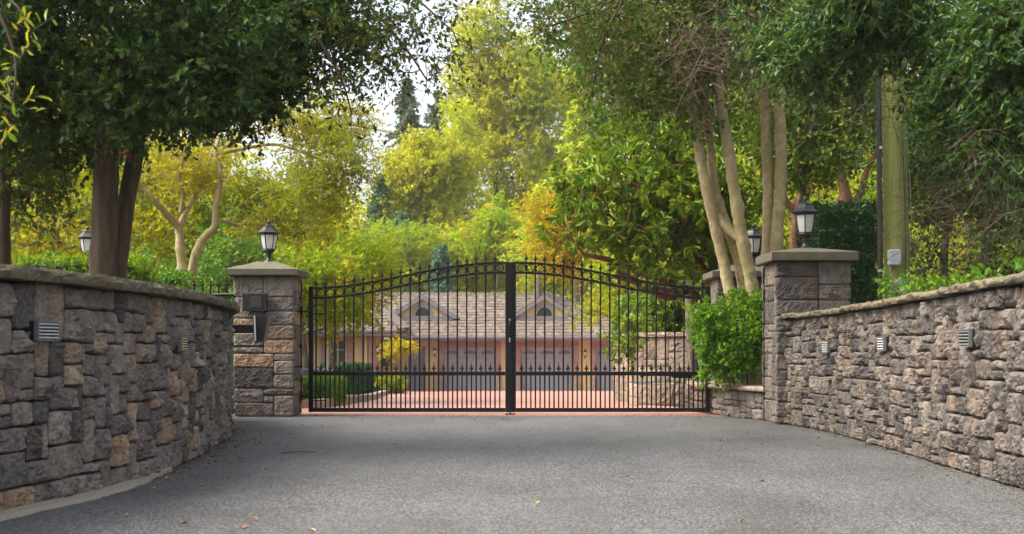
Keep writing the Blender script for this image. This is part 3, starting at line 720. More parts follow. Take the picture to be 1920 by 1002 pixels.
# side fence between the left pillars
t = thing('iron_fence', 'short black spiked iron fence running left from the intercom pillar', 'fence', (-4, 15.9, 0))
xa, xb = topF[0]+.4, -3.40
def fy(x): return 15.85 + (x-xb)/(xa-xb)*1.2
for z in (.12, .9, 1.50):
    MB().tube([(xa, fy(xa), z), (xb, fy(xb), z)], .02, 4).build('rail', M['iron'], t)
nf = int((xb-xa)/.12); fmesh = None
for i in range(nf):
    x = xb-.03-i*.12; z1 = 1.60
    m = MB(); m.box(x-.009, x+.009, fy(x)-.009, fy(x)+.009, .05, z1, 0); spear(m, x, fy(x), z1, 1.0); m.build('picket', M['iron'], t)

# ------------------------------------------------------------------ planter and pale retaining walls
PP = Path([(2.42, 17.2), (2.44, 16.5), (2.50, 16.05), (2.64, 15.5), (2.80, 14.95), (2.93, 14.6)][::1])
tp = thing('planter_wall', 'low curved stone planter wall between the right gate leaf and the big pillar', 'planter', (2.6, 15.6, 0))
def pmap(s, z, d):
    x, y = PP.map(s, d); return x, y, z
stonework('stonework', [(ashlar(PP.L, .33, .075, .07, np.random.default_rng(3), [(2,1),(3,2),(2,2),(2,1),(1,1),(3,1)]), pmap, 80.0)], M['stone_grey'], tp, res=.016, dep=(.015, .035), seed=41)
core('mortar', PP, .01, PP.L-.01, -.036, -.30, -.1, lambda A: np.full_like(A, .329), tp)
capline('coping', PP, 0, PP.L, .065, -.33, lambda A: .385 + 0*A, .055, M['stone_pale'], tp, slab=.4, seed=15, amp=.006)
A = np.linspace(0, PP.L, 20); R = []
for o in (-.25, -.7, -1.3): x, y_ = PP.map(A, o); R.append(np.stack([np.minimum(x, 3.6), y_, np.full_like(A, .35)], -1))
R = np.stack(R); idx = np.arange(60).reshape(3, 20)
tag(np_mesh('planter_soil', R.reshape(-1, 3), np.stack([idx[:-1, :-1], idx[:-1, 1:], idx[1:, 1:], idx[1:, :-1]], -1).reshape(-1, 4), M['soil']), kind='structure')

tw = thing('retaining_wall', 'tall pale block retaining wall seen through the right gate leaf', 'stone wall', (3.2, 22.5, 0))
QP = Path([(2.30, 29.0), (2.28, 26), (2.25, 23.6), (2.45, 22.9), (3.1, 22.5), (4.2, 22.3), (6.5, 22.2)])
zb = -0.25
hq = gz(632, 22.6)-zb+.2
def qmap(s, z, d):
    x, y = QP.map(s, d); return x, y, z+zb-.2
stonework('stonework', [(ashlar(QP.L, hq, .14, .13, np.random.default_rng(8), SIZES), qmap, 120.0)], M['stone_pale'], tw, res=.03, dep=(.02, .05), seed=51)
core('mortar', QP, .01, QP.L-.01, -.012, -.4, -.6, lambda A: np.full_like(A, hq+zb-.205), tw)
capline('coping', QP, 0, QP.L, .06, -.42, lambda A: hq+zb-.2+.085+0*A, .08, M['stone_pale'], tw, slab=.7, seed=16)
tw = thing('retaining_wall', 'low pale block wall stepping out in front of the tall retaining wall', 'stone wall', (2.6, 21, 0))
Q2 = Path([(2.15, 23.4), (2.02, 22.0), (2.08, 21.4), (2.4, 21.0), (3.2, 20.8), (4.6, 20.7)])
h2 = gz(722, 21)+.45
def q2map(s, z, d):
    x, y = Q2.map(s, d); return x, y, z-.45
stonework('stonework', [(ashlar(Q2.L, h2, .14, .12, np.random.default_rng(8), SIZES), q2map, 150.0)], M['stone_pale'], tw, res=.03, dep=(.02, .05), seed=53)
core('mortar', Q2, .01, Q2.L-.01, -.012, -.35, -.6, lambda A: np.full_like(A, h2-.451), tw)

# ------------------------------------------------------------------ house
HY = 63.0; HG = -1.331
th = thing('garage_house', 'ochre garage building with cedar shingle roof and grey doors beyond the gate', 'house', (2, HY, HG))
X_ = lambda px: gx(px, HY)
Z_ = lambda py: gz(py, HY)
ez0, ez1 = Z_(643), Z_(630)              # eave
ridge = ez1 + 2.25
xr1, xl1 = X_(1192), X_(560)
doors = [(832, 930), (975.5, 1076), (1117, 1206)]
# wall pieces around the openings (no overlaps)
wz1 = ez0+.15; dtop = Z_(650)
seg = [X_(560)]
def wallpiece(a, b, z0, z1, name='wall', m=None, yf=HY, th_=.3): MB().box(X_(a), X_(b), yf, yf+th_, z0, z1).build(name, m or M['wallpaint'], th)
m = MB(); edges = [735, 765, 798, 832, 930, 975.5, 1076, 1117, 1206, 1300]
solid = [(700, 765), (798, 832), (930, 975.5), (1076, 1117), (1206, 1300)]
for a, b in solid: m.box(X_(a), X_(b), HY, HY+.3, HG, wz1)
for a, b in [(765, 798)]+doors: m.box(X_(a)+.001, X_(b)-.001, HY, HY+.3, dtop, wz1)
m.box(X_(700), X_(1300), HY+9, HY+9.3, HG, wz1); m.box(X_(1300)-.3, X_(1300), HY+.301, HY+8.999, HG, wz1)
m.build('wall', M['wallpaint'], th)
def gdoor(a, b):
    mm = MB(); x0, x1 = X_(a), X_(b); n = 4; hh = (dtop-HG)/n
    for i in range(n):
        mm.box(x0+.01, x1-.01, HY+.16, HY+.2, HG+i*hh+.012, HG+(i+1)*hh-.008, .006)
        for k in range(4):
            if i == 3: continue
            w = (x1-x0)/4; mm.box(x0+k*w+.09, x0+(k+1)*w-.09, HY+.150, HY+.1595, HG+i*hh+.1, HG+(i+1)*hh-.09, .008)
    mm.box(x0+.01, x1-.01, HY+.201, HY+.21, HG, dtop)
    d = mm.build('garage_door', M['gdoor'], th)
    w = (x1-x0)/3
    for k in range(3):
        xa, xb = x0+k*w+.12, x0+(k+1)*w-.12; zc = HG+3*hh+.17; pts = []
        for q in np.linspace(0, 1, 9):
            pts.append((xb+(xa-xb)*q, zc+.10+.09*math.sin(math.pi*q)))
        MB().prism([(xa, zc), (xb, zc)]+pts, HY+.152, HY+.1595).build('door_window', M['doorglass'], d)
for a, b in doors: gdoor(a, b)
d = MB().box(X_(765)+.06, X_(798)-.06, HY+.15, HY+.2, HG+.02, dtop-.06, .01).build('side_door', M['gdoor'], th)
MB().lathe([(.035, 0), (.035, .03)], (X_(769)+.06, HY+.12, HG+1.0), 8).build('handle', M['steel'], d)
fr = MB()
fr.box(X_(765), X_(765)+.055, HY-.02, HY+.21, HG, dtop-.0); fr.box(X_(798)-.055, X_(798), HY-.02, HY+.21, HG, dtop); fr.box(X_(765)+.056, X_(798)-.056, HY-.02, HY+.21, dtop-.055, dtop-.001)
fr.build('door_frame', M['trim'], th)
for a, b in doors:
    bp = MB()
    for u0, u1 in ((a-9, a-.5), (b+.5, b+9)): bp.box(X_(u0), X_(u1), HY-.08, HY-.001, HG+.75, ez0+.1)
    bp.box(X_(a-.45), X_(b+.45), HY-.075, HY-.001, dtop, ez0+.1)
    bp.build('brick_surround', M['brick'], th)
    for u0, u1 in ((a-10, a-.3), (b+.3, b+10)): MB().box(X_(u0), X_(u1), HY-.13, HY-.0015, HG-.05, HG+.749, .02).build('stone_base', M['stone_pale'], th)
# main roof
ov = .75; yE = HY-ov; yR = HY+4.4; xL, xR = X_(540), X_(1196)+.3
hipx = xR-4.2
rb = MB(); yBk = yR+(yR-yE)
rb.add([(xL, yE, ez1), (xR, yE, ez1), (hipx, yR, ridge), (xL, yR, ridge)], [(0, 1, 2, 3)])
rb.add([(xL, yBk, ez1), (xR, yBk, ez1), (hipx, yR, ridge), (xL, yR, ridge)], [(3, 2, 1, 0)])
rf = rb.build('roof', M['shingle'], th)
MB().add([(xR, yE, ez1), (xR, yBk, ez1), (hipx, yR, ridge)], [(0, 1, 2)]).build('hip_roof', M['shingle_side'], th)
MB().box(xL, hipx, yR-.12, yR+.12, ridge-.01, ridge+.05, .02).build('ridge_cap', M['shingle'], th)
# tail rows of shingles as real steps
st = MB(); ns = 15
for i in range(ns):
    t0 = i/ns; ya = yE+(yR-yE)*t0; za = ez1+(ridge-ez1)*t0
    xe = xR-(xR-hipx)*t0
    rngs = random.Random(i); x = xL
    while x < xe-.3:
        w = rngs.uniform(.12, .3); dz = rngs.uniform(.02, .05); dy = rngs.uniform(-.03, .03)
        x2 = min(x+w, xe)
        y2 = ya+(yR-yE)/ns*1.05; z2 = za+(ridge-ez1)/ns*1.05
        st.add([(x+.008, ya-.02+dy, za+dz), (x2-.008, ya-.02+dy, za+dz), (x2-.008, y2, z2+.012), (x+.008, y2, z2+.012), (x+.008, ya-.02+dy, za-.01), (x2-.008, ya-.02+dy, za-.01)], [(0, 1, 2, 3), (4, 5, 1, 0)])
        x = x2
def shake():
    m, nt, b = mat('weathered_cedar_shake'); g = nt.nodes.new('ShaderNodeNewGeometry')
    r = ramp(nt, [(0, (0.10, 0.074, 0.055)), (.4, (0.125, 0.096, 0.075)), (.75, (0.15, 0.117, 0.093)), (1, (0.185, 0.147, 0.12))]); nt.links.new(g.outputs['Random Per Island'], r.inputs[0])
    c = mix(nt, 0.7, r.outputs[0], ramp_out(nt, noise(nt, objco(nt, (6, 1, 1)), 2, 5), [(0.3, (.7, .7, .7)), (.7, (1.25, 1.25, 1.25))]), 'MULTIPLY')
    nt.links.new(c, b.inputs['Base Color']); b.inputs['Roughness'].default_value = .9; return m
M['shake'] = shake()
st.build('shingles', M['shake'], rf)
MB().box(X_(733), xR, yE-.03, yE+.02, ez0+.1, ez1-.02, .005).box(X_(733)-.05, xR+.05, yE-.14, yE-.031, ez1-.14, ez1+.0, .02).build('gutter', M['trim'], th)
MB().box(X_(733), xR-.02, yE+.021, HY-.001, ez0+.11, ez0+.14).build('soffit', M['trim'], th)
# dormers
for pc in (792, 1021):
    yd = 64.0; zB = ez1+(ridge-ez1)*1.1/(yR-yE)
    k = yd/FPX; xcn = gx(pc, yd); hw = 68*k; zp = gz(551, yd); zb_ = gz(596, yd); ybk = yR-.2
    dm = MB().prism([(xcn-hw*.86, zb_), (xcn+hw*.86, zb_), (xcn, zp-.14)], yd+.15, yd+.25).build('dormer', M['wallpaint'], th)
    for s in (-1, 1):
        r_ = MB(); r_.add([(xcn, yd-.05, zp), (xcn+s*hw*1.03, yd-.05, zb_-.03), (xcn+s*hw*1.03, ybk, zb_-.03), (xcn, ybk, zp)], [(0, 1, 2, 3)]).build('dormer_roof', M['shingle_side'], dm)
        b_ = MB(); b_.add([(xcn, yd-.06, zp-.02), (xcn+s*hw*1.03, yd-.06, zb_-.05), (xcn+s*hw*.86, yd-.06, zb_-.05), (xcn, yd-.06, zp-.27),
                           (xcn, yd+.10, zp-.02), (xcn+s*hw*1.03, yd+.10, zb_-.05), (xcn+s*hw*.86, yd+.10, zb_-.05), (xcn, yd+.10, zp-.27)],
                          [(0,1,2,3),(7,6,5,4),(0,4,5,1),(2,6,7,3),(1,5,6,2)]).build('barge_board', M['trim'], dm)
    MB().box(xcn-hw*.85, xcn+hw*.85, yd+.05, yd+.149, zb_-.13, zb_+.07, .01).build('sill', M['trim'], dm)
    A_ = np.linspace(0, math.pi, 13); ro, ri = 20*k, 14*k
    arc = MB(); zb2 = zb_+.09
    for i in range(12):
        a0, a1 = A_[i], A_[i+1]
        q = [(xcn+ro*math.cos(a0), zb2+ro*1.15*math.sin(a0)), (xcn+ro*math.cos(a1), zb2+ro*1.15*math.sin(a1)), (xcn+ri*math.cos(a1), zb2+ri*1.15*math.sin(a1)), (xcn+ri*math.cos(a0), zb2+ri*1.15*math.sin(a0))]
        arc.prism(q, yd+.08, yd+.149)
    wf = arc.build('arched_window', M['trim'], dm)
    MB().prism([(xcn+ri*math.cos(a), zb2+ri*1.15*math.sin(a)) for a in A_], yd+.12, yd+.148).build('pane', M['glass'], wf)
# left wing, standing a little nearer
WY = 57.0; WG = float(ztrack(WY)); W_ = lambda px: gx(px, WY); WZ = lambda py: gz(py, WY)
m = MB(); wx0, wx1 = W_(470), W_(690); wtop = WZ(626)
m.box(wx0, W_(620), WY, WY+.3, WG-.1, wtop); m.box(W_(646), wx1, WY, WY+.3, WG-.1, wtop); m.box(W_(620)+.001, W_(646)-.001, WY, WY+.3, WG-.1, WZ(687)); m.box(W_(620)+.001, W_(646)-.001, WY, WY+.3, WZ(636), wtop)
m.box(wx1-.3, wx1, WY+.301, HY+.0, WG-.1, wtop); m.build('wing_wall', M['wallpaint'], th)
wf = MB(); a, b, z0, z1 = W_(620), W_(646), WZ(687), WZ(636)
wf.box(a-.09, a+.04, WY-.05, WY+.2, z0, z1); wf.box(b-.04, b+.09, WY-.05, WY+.2, z0, z1); wf.box(a+.041, b-.041, WY-.05, WY+.2, z1-.08, z1-.001); wf.box(a+.041, b-.041, WY-.05, WY+.2, z0+.001, z0+.08)
wf.box((a+b)/2-.02, (a+b)/2+.02, WY+.02, WY+.1, z0+.081, z1-.081); wf.box(a+.041, (a+b)/2-.021, WY+.02, WY+.1, z1-.5, z1-.46); wf.box((a+b)/2+.021, b-.041, WY+.02, WY+.1, z1-.5, z1-.46)
w_ = wf.build('window', M['winframe'], th); MB().box(a+.042, b-.042, WY+.12, WY+.15, z0+.082, z1-.082).build('pane', M['glass'], w_)
for a, b in ((602, 616), (650, 662)): MB().box(W_(a), W_(b), WY-.08, WY-.001, WG-.05, wtop-.02).build('brick_pilaster', M['brick'], th)
pb = MB(); pb.box(W_(692), W_(704), WY-.3, WY+.2, WG-.1, wtop-.05); pb.build('brick_column', M['brick'], th)
MB().box(W_(684.5), W_(690), WY-.25, WY-.05, WG-.1, wtop-.05, .02).build('porch_post', M['winframe'], th)
we0, we1 = WZ(630), WZ(617); wyE = WY-.8
MB().box(W_(455), W_(747), wyE-.03, wyE+.03, we0, we1, .006).box(W_(455), W_(748), wyE-.16, wyE-.031, we1-.16, we1-.01, .03).build('wing_gutter', M['trim'], th)
MB().box(W_(455), W_(747)-.01, wyE+.031, HY-1.2, we0+.03, we0+.08).build('wing_soffit', M['trim'], th)
st = MB(); wr = WY+5.5; zr = we1+2.35; n = 16
for i in range(n):
    t0, t1 = i/n, (i+1.04)/n; ya, yb_ = wyE+(wr-wyE)*t0, wyE+(wr-wyE)*t1; za, zb_ = we1+(zr-we1)*t0, we1+(zr-we1)*t1
    xend = W_(748)-(W_(748)-W_(640))*t0; x = W_(455); rngs = random.Random(100+i)
    while x < xend-.05:
        x2 = min(x+rngs.uniform(.12, .3), xend); dz = rngs.uniform(.02, .05); dy = rngs.uniform(-.03, .03)
        st.add([(x+.008, ya-.02+dy, za+dz), (x2-.008, ya-.02+dy, za+dz), (x2-.008, yb_, zb_+.012), (x+.008, yb_, zb_+.012), (x+.008, ya-.02+dy, za-.01), (x2-.008, ya-.02+dy, za-.01)], [(0, 1, 2, 3), (4, 5, 1, 0)]); x = x2
ro_ = MB().add([(W_(455), wyE, we1), (W_(748), wyE, we1), (W_(640), wr, zr), (W_(455), wr, zr), (W_(748), wr+6, we1+.3)], [(0, 1, 2, 3), (1, 4, 2)]).build('wing_roof', M['shingle'], th)
st.build('shingles', M['shake'], ro_)
fr = MB(); a, b = X_(713), X_(735); z0, z1 = Z_(690), Z_(653)
f_ = MB().box(a, b, HY-.05, HY-.001, z0, z1, .01).build('porch_window', M['winframe'], th); MB().box(a+.08, b-.08, HY-.06, HY-.0501, z0+.08, z1-.08).build('pane', M['glass'], f_)
def sconce(px, py, Y, label):
    c = at(px, py, Y); c[1] = Y-.10; q = .58
    t = thing('wall_sconce', label, 'wall light', c, 'lamps on the house walls')
    K = lambda pr: [(r*q, z*q) for r, z in pr]
    MB().lathe(K([(.05, -.22), (.09, -.16), (.10, -.15)]), c, 6).build('lamp_base', M['lampblack'], t)
    MB().lathe(K([(.085, -.149), (.115, .12)]), c, 6).build('lamp_glass', M['opal'], t)
    MB().lathe(K([(.16, .121), (.17, .14), (.09, .24), (.03, .3), (.03, .36), (0, .38)]), c, 6).build('lamp_hood', M['lampblack'], t)
    MB().box(c[0]-.02, c[0]+.02, c[1]+.03, Y-.001, c[2]-.17, c[2]-.128).box(c[0]-.03, c[0]+.03, Y-.03, Y-.0015, c[2]-.24, c[2]-.171).build('bracket', M['lampblack'], t)
sconce(815, 660, HY, 'black wall lamp on the ochre strip left of the middle garage door')
sconce(1097, 663, HY, 'black wall lamp between the two right garage doors')
sconce(708, 656, WY-.3+.2, 'black wall lamp by the brick column at the porch')
sconce(568, 654, WY, 'black wall lamp on the ochre wing wall at far left')

# ------------------------------------------------------------------ foliage
def tmpl(kind):
    if kind == 'leaf':      # folded ellipse
        V = np.array([(0, 0, 0), (.3, .24, .07), (.7, .22, .06), (1, 0, -.04), (.7, -.22, .06), (.3, -.24, .07)]); F = np.array([(0, 3, 2, 1), (0, 5, 4, 3)])
    elif kind == 'long':
        V = np.array([(0, 0, 0), (.12, .03, 0), (.5, .16, .05), (.82, .12, .02), (1, 0, -.12), (.82, -.12, .02), (.5, -.16, .05), (.12, -.03, 0)]); F = np.array([(0, 4, 3, 2, 1), (0, 7, 6, 5, 4)])
    elif kind == 'holly':
        V = np.array([(0, 0, 0), (.18, .26, .12), (.32, .15, .04), (.48, .30, .14), (.64, .15, .03), (.8, .22, .12), (1, 0, -.02), (.8, -.22, .12), (.64, -.15, .03), (.48, -.30, .14), (.32, -.15, .04), (.18, -.26, .12)])
        F = np.array([(0, 6, 5, 4, 3, 2, 1), (0, 11, 10, 9, 8, 7, 6)])
    elif kind == 'needle':
        V = np.array([(0, -.07, 0), (1, -.03, -.05), (1, .03, -.05), (0, .07, 0)]); F = np.array([(0, 1, 2, 3)])
    elif kind == 'kite':
        V = np.array([(0, 0, 0), (.5, -.3, .05), (1, 0, 0), (.5, .3, .05)]); F = np.array([(0, 1, 2, 3)])
    return V, F
def leaves_np(kind, P, ax, nm, size, wid=1.0):
    V, F = tmpl(kind); ax = unit(ax); nm = unit(nm - ax*np.sum(nm*ax, -1, keepdims=True)); sd = np.cross(nm, ax)
    s = size[:, None, None]
    W = P[:, None] + s*(V[None, :, 0:1]*ax[:, None] + wid*V[None, :, 1:2]*sd[:, None] + V[None, :, 2:3]*nm[:, None])
    Fi = (np.arange(len(P))*len(V))[:, None, None] + F[None]
    return W.reshape(-1, 3), Fi.reshape(-1, F.shape[1])
def tri_tubes(A, B, r0, r1):
    """bunch of straight three-sided sticks A->B"""
    d = unit(B-A); h = np.where(np.abs(d[:, 2:3]) < .9, np.array([[0., 0, 1]]), np.array([[1., 0, 0]])); u = unit(np.cross(h, d)); w = np.cross(d, u); vs = []
    for (P, r) in ((A, r0), (B, r1)):
        for k in range(3):
            a = 2*math.pi*k/3; vs.append(P + np.reshape(r, (-1, 1))*(math.cos(a)*u+math.sin(a)*w))
    V = np.stack(vs, 1).reshape(-1, 3); b = (np.arange(len(A))*6)[:, None, None]
    F = np.array([(0, 1, 4, 3), (1, 2, 5, 4), (2, 0, 3, 5)])[None]+b
    return V, F.reshape(-1, 4)
def blob_pts(rng, blobs, n, gapscale, gap, shell=0.35):
    """clump centres inside a set of ellipsoids (centre, radii), with noise gaps"""
    vol = np.array([np.prod(b[1])**0.8 for b in blobs]); vol = vol/vol.sum(); out = []; od = []; tries = 0
    while sum(map(len, out)) < n and tries < 60:
        tries += 1; bi = rng.choice(len(blobs), n, p=vol)
        c = np.array([b[0] for b in blobs])[bi]; r = np.array([b[1] for b in blobs])[bi]
        d = unit(rng.normal(size=(n, 3))); rad = rng.uniform(shell**3, 1, n)**(1/3)
        p = c + d*r*rad[:, None]
        ok = (vnoise(p*gapscale, 77) > gap) | np.array([len(b) > 2 for b in blobs])[bi]
        out.append(p[ok]); od.append(unit(d*r*rad[:, None])[ok] if False else d[ok])
    return np.vstack(out)[:n], np.vstack(od)[:n]
def sprays(rng, Cn, out, tw, lv, tl, droop, whorl=False, flat=0.0, outw=0.6):
    n = len(Cn); O = np.repeat(out, tw, 0); P0 = np.repeat(Cn, tw, 0) + rng.normal(size=(n*tw, 3))*tl*0.25
    D = O*outw + rng.normal(size=O.shape)*0.75; D[:, 2] -= droop; D[:, 2] *= (1-flat*.6); D = unit(D)
    Ln = tl*rng.uniform(.55, 1.25, n*tw)
    j = np.arange(lv); T = (j+rng.uniform(.3, .9, (n*tw, lv)))/lv
    if whorl: T = np.where(j[None] < lv*0.75, rng.uniform(.88, 1.02, T.shape), T)
    P = P0[:, None] + D[:, None]*(Ln[:, None]*T)[..., None]; P[..., 2] -= droop*.35*(Ln[:, None]*T**2)
    rv = unit(rng.normal(size=(n*tw, lv, 3))); Dd = np.broadcast_to(D[:, None], rv.shape)
    perp = unit(np.cross(Dd, rv))
    if whorl: ax = Dd*.45 + perp*.95; ax[..., 2] -= .25
    else: ax = Dd*.55 + perp*.8 + rng.normal(size=perp.shape)*.25; ax[..., 2] -= droop*.5
    nm = np.array([0, 0, 1.0])*(0.75) + rng.normal(size=perp.shape)*.55 + (Dd*.6 if whorl else 0)
    B = P0 + D*Ln[:, None]; B[:, 2] -= droop*.35*Ln
    return P.reshape(-1, 3), ax.reshape(-1, 3), nm.reshape(-1, 3), P0, B
def grow(skel, Cn, rng):
    """join clumps to the skeleton like a growing tree: list of (start,end) with weights"""
    nodes = list(skel); par = [-1]*len(nodes); ns = len(nodes)
    order = np.argsort([np.min(np.linalg.norm(np.array(skel)-c, axis=1)) for c in Cn])
    plen = [0.0]*ns; Nn = np.array(nodes); PL = np.zeros(ns)
    for k in order:
        c = Cn[k]; d = np.linalg.norm(Nn-c, axis=1); up = np.clip(Nn[:, 2]-c[2], 0, None)
        i = int(np.argmin(d + .25*PL + .8*up)); par.append(i); Nn = np.vstack([Nn, c]); PL = np.r_[PL, PL[i]+d[i]]
    w = np.ones(len(Nn))
    for k in range(len(Nn)-1, ns-1, -1): w[par[k]] += w[k]
    return [(Nn[par[k]], Nn[k], w[k]) for k in range(ns, len(Nn))]

def tree(name, label, cat, base, stems, blobs, leafmat, barkmat, kind='leaf', size=.06, n=250, tw=6, lv=9, tl=.45, droop=.15, gapscale=.8, gap=-.15,
         seed=1, group=None, branch_r=.012, whorl=False, twigs=True, flat=0., shell=.3, wid=1.0, twigmat=None, seg=9, outw=.6, br_limit=260, knob=0.0, parts=('trunk', 'branches', 'crown')):
    rng = np.random.default_rng(seed); t = thing(name, label, cat, base, group)
    tb = MB(); skel = []
    for pts, r0, r1 in stems:
        Ls = np.sum(np.linalg.norm(np.diff(np.array(pts), axis=0), axis=1)); k = max(10, min(int(Ls/.14), 46)) if not knob else max(10, min(int(Ls/.035), 130)); P = spline(pts, k)
        rr = np.linspace(r0, r1, k)*(1+.10*vnoise(np.stack([np.arange(k)*.7, np.full(k, seed*3.1), np.full(k, r0*50)], -1), 2))
        rr[0] *= 1.18
        tb.tube(P, rr, seg, wob=.10 if not knob else .03, rng=random.Random(seed), knob=knob); skel += list(P[int(k*.35):])
    Cn, out = blob_pts(rng, blobs, n, gapscale, gap, shell)
    if not len(skel): skel = [np.array(base, float)+(0, 0, .1)]
    VT, FT = [], []
    sub = Cn[rng.permutation(len(Cn))[:br_limit]]
    ed = grow(skel, sub, rng); bm_ = tb if stems else MB()
    for a, b, w in ed:
        r1 = branch_r*math.sqrt(max(1, w*.35))*.7; r0 = branch_r*math.sqrt(max(1, w*.5))
        r0 = min(r0, stems[0][1]*.5 if stems else r0); r1 = min(r1, r0*.85)
        L = np.linalg.norm(b-a); mid = (a+b)/2 + rng.normal(size=3)*L*.09 + np.array((0, 0, -.05*L))
        bm_.tube([a, (a+mid)/2+rng.normal(size=3)*L*.03, mid, (mid+b)/2+rng.normal(size=3)*L*.03, b], np.linspace(r0, r1, 5), 5, cap=False)
    P, ax, nm, A, B = sprays(rng, Cn, out, tw, lv, tl, droop, whorl, flat, outw)
    bm_.build(parts[0] if stems else parts[1], barkmat, t, True)
    if twigs:
        V, F = tri_tubes(A, B, np.full(len(A), max(.0025, branch_r*.28)), np.full(len(A), .0015)); np_mesh('twig_sprays', V, F, twigmat or barkmat, t)
    sz = size*rng.uniform(.6, 1.25, len(P)); V, F = leaves_np(kind, P, ax, nm, sz, wid)
    np_mesh(parts[2], V, F, leafmat, t, smooth=False)
    return t
def E(px, py, Y, rx, ry, rd):       # ellipsoid: centre seen at px,py at distance Y, radii rx,ry in photo pixels, rd metres in depth
    return (at(px, py, Y), np.array((rx*Y/FPX, rd, ry*Y/FPX)))
def EF(*a): return E(*a) + (True,)    # a part of the crown with no gaps
def S(pts, r0, r1):                 # stem through photo points at a distance
    return ([at(*p) for p in pts], r0, r1)

# ------------------------------------------------------------------ near trees, left
NEAR = 'trees and shrubs around the gate'
tree('holly_tree', 'big dark green holly with two brown trunks standing behind the left wall', 'tree', (gx(200, 10.6), 10.6, 1.0),
     [S([(192, 560, 10.6), (196, 430, 10.6), (200, 300, 10.6), (204, 150, 10.6), (206, -60, 10.6)], .125, .07),
      S([(214, 560, 10.7), (228, 430, 10.8), (252, 300, 10.9), (272, 180, 11.0), (310, 20, 11.2), (340, -120, 11.3)], .085, .05)],
     [EF(195, 110, 9.9, 110, 110, .4), EF(225, 205, 9.8, 90, 50, .3), EF(300, 130, 9.9, 100, 90, .4), E(250, 120, 10.4, 230, 120, 1.3), E(150, 60, 10.2, 190, 150, 1.2), E(420, 90, 10.6, 200, 120, 1.2), E(540, 50, 10.8, 170, 110, 1.1), E(330, 190, 10.3, 150, 75, .9),
      E(640, 10, 10.9, 150, 80, .9), E(100, 200, 10.3, 130, 90, .8), E(300, -120, 10.8, 420, 150, 1.8), E(480, 170, 10.7, 130, 90, .9), E(610, 110, 10.9, 110, 70, .7), EF(590, 60, 10.9, 130, 80, .6), EF(30, 80, 10.6, 90, 110, .5)],
     M['L_holly'], M['bark_brown'], 'holly', .056, 1250, 6, 9, .27, .18, 1.25, -.06, 11, NEAR, .007, outw=.5, wid=1.15)
tree('overhanging_branch', 'loose leafy branch end hanging against the white sky at top centre', 'branch', at(700, -60, 10.4),
     [S([(600, -60, 10.6), (690, 10, 10.5), (760, 90, 10.4), (800, 150, 10.3)], .018, .006), S([(660, -80, 10.6), (770, -10, 10.4), (850, 60, 10.3)], .014, .005), S([(590, 60, 10.5), (640, 150, 10.4), (660, 215, 10.4)], .014, .005)],
     [E(700, 70, 10.4, 90, 80, .4), E(790, 30, 10.4, 80, 50, .4), E(800, 150, 10.3, 36, 60, .25), E(640, 170, 10.4, 70, 70, .4), E(760, 110, 10.4, 90, 40, .3), E(850, 60, 10.4, 40, 60, .2)],
     M['L_beech'], M['twig'], 'leaf', .048, 85, 3, 7, .30, .30, 1.5, -.5, 12, NEAR, .004, shell=.0, parts=('bough', 'branches', 'foliage'))
tree('dark_tree', 'dark leafy tree at the very left edge with a thin brown trunk', 'tree', (gx(-8, 10.9), 10.9, 1.0),
     [S([(2, 560, 10.9), (4, 400, 10.9), (8, 250, 10.9), (0, 100, 10.8), (-20, -80, 10.8)], .075, .05)],
     [E(10, 250, 10.8, 110, 110, .9), EF(20, 150, 10.9, 70, 130, .4), E(70, 380, 11.6, 60, 45, .5), E(-40, 100, 10.6, 120, 140, .9), E(90, 300, 11.2, 70, 60, .6)],
     M['L_beech'], M['bark_brown'], 'leaf', .055, 260, 5, 8, .32, .2, 1.4, -.25, 13, NEAR, .007)
tree('hanging_sprig', 'yellow green leafy sprig hanging into the top left corner', 'branch', at(10, -20, 6.5),
     [S([(-60, -60, 6.6), (0, 30, 6.5), (30, 120, 6.5), (20, 210, 6.5)], .01, .004), S([(-40, -40, 6.6), (30, 10, 6.5), (60, 60, 6.5)], .008, .003)],
     [E(15, 60, 6.5, 45, 60, .12), E(20, 170, 6.5, 25, 50, .1)],
     leaf_mat('sprig_leaf', [(0.13, 0.2, 0.02), (0.22, 0.28, 0.03), (0.36, 0.3, 0.03)], .4, .4, .4), M['twig'], 'long', .075, 8, 2, 4, .14, .3, 1.2, -.8, 14, NEAR, .003, shell=0., parts=('bough', 'branches', 'foliage'))
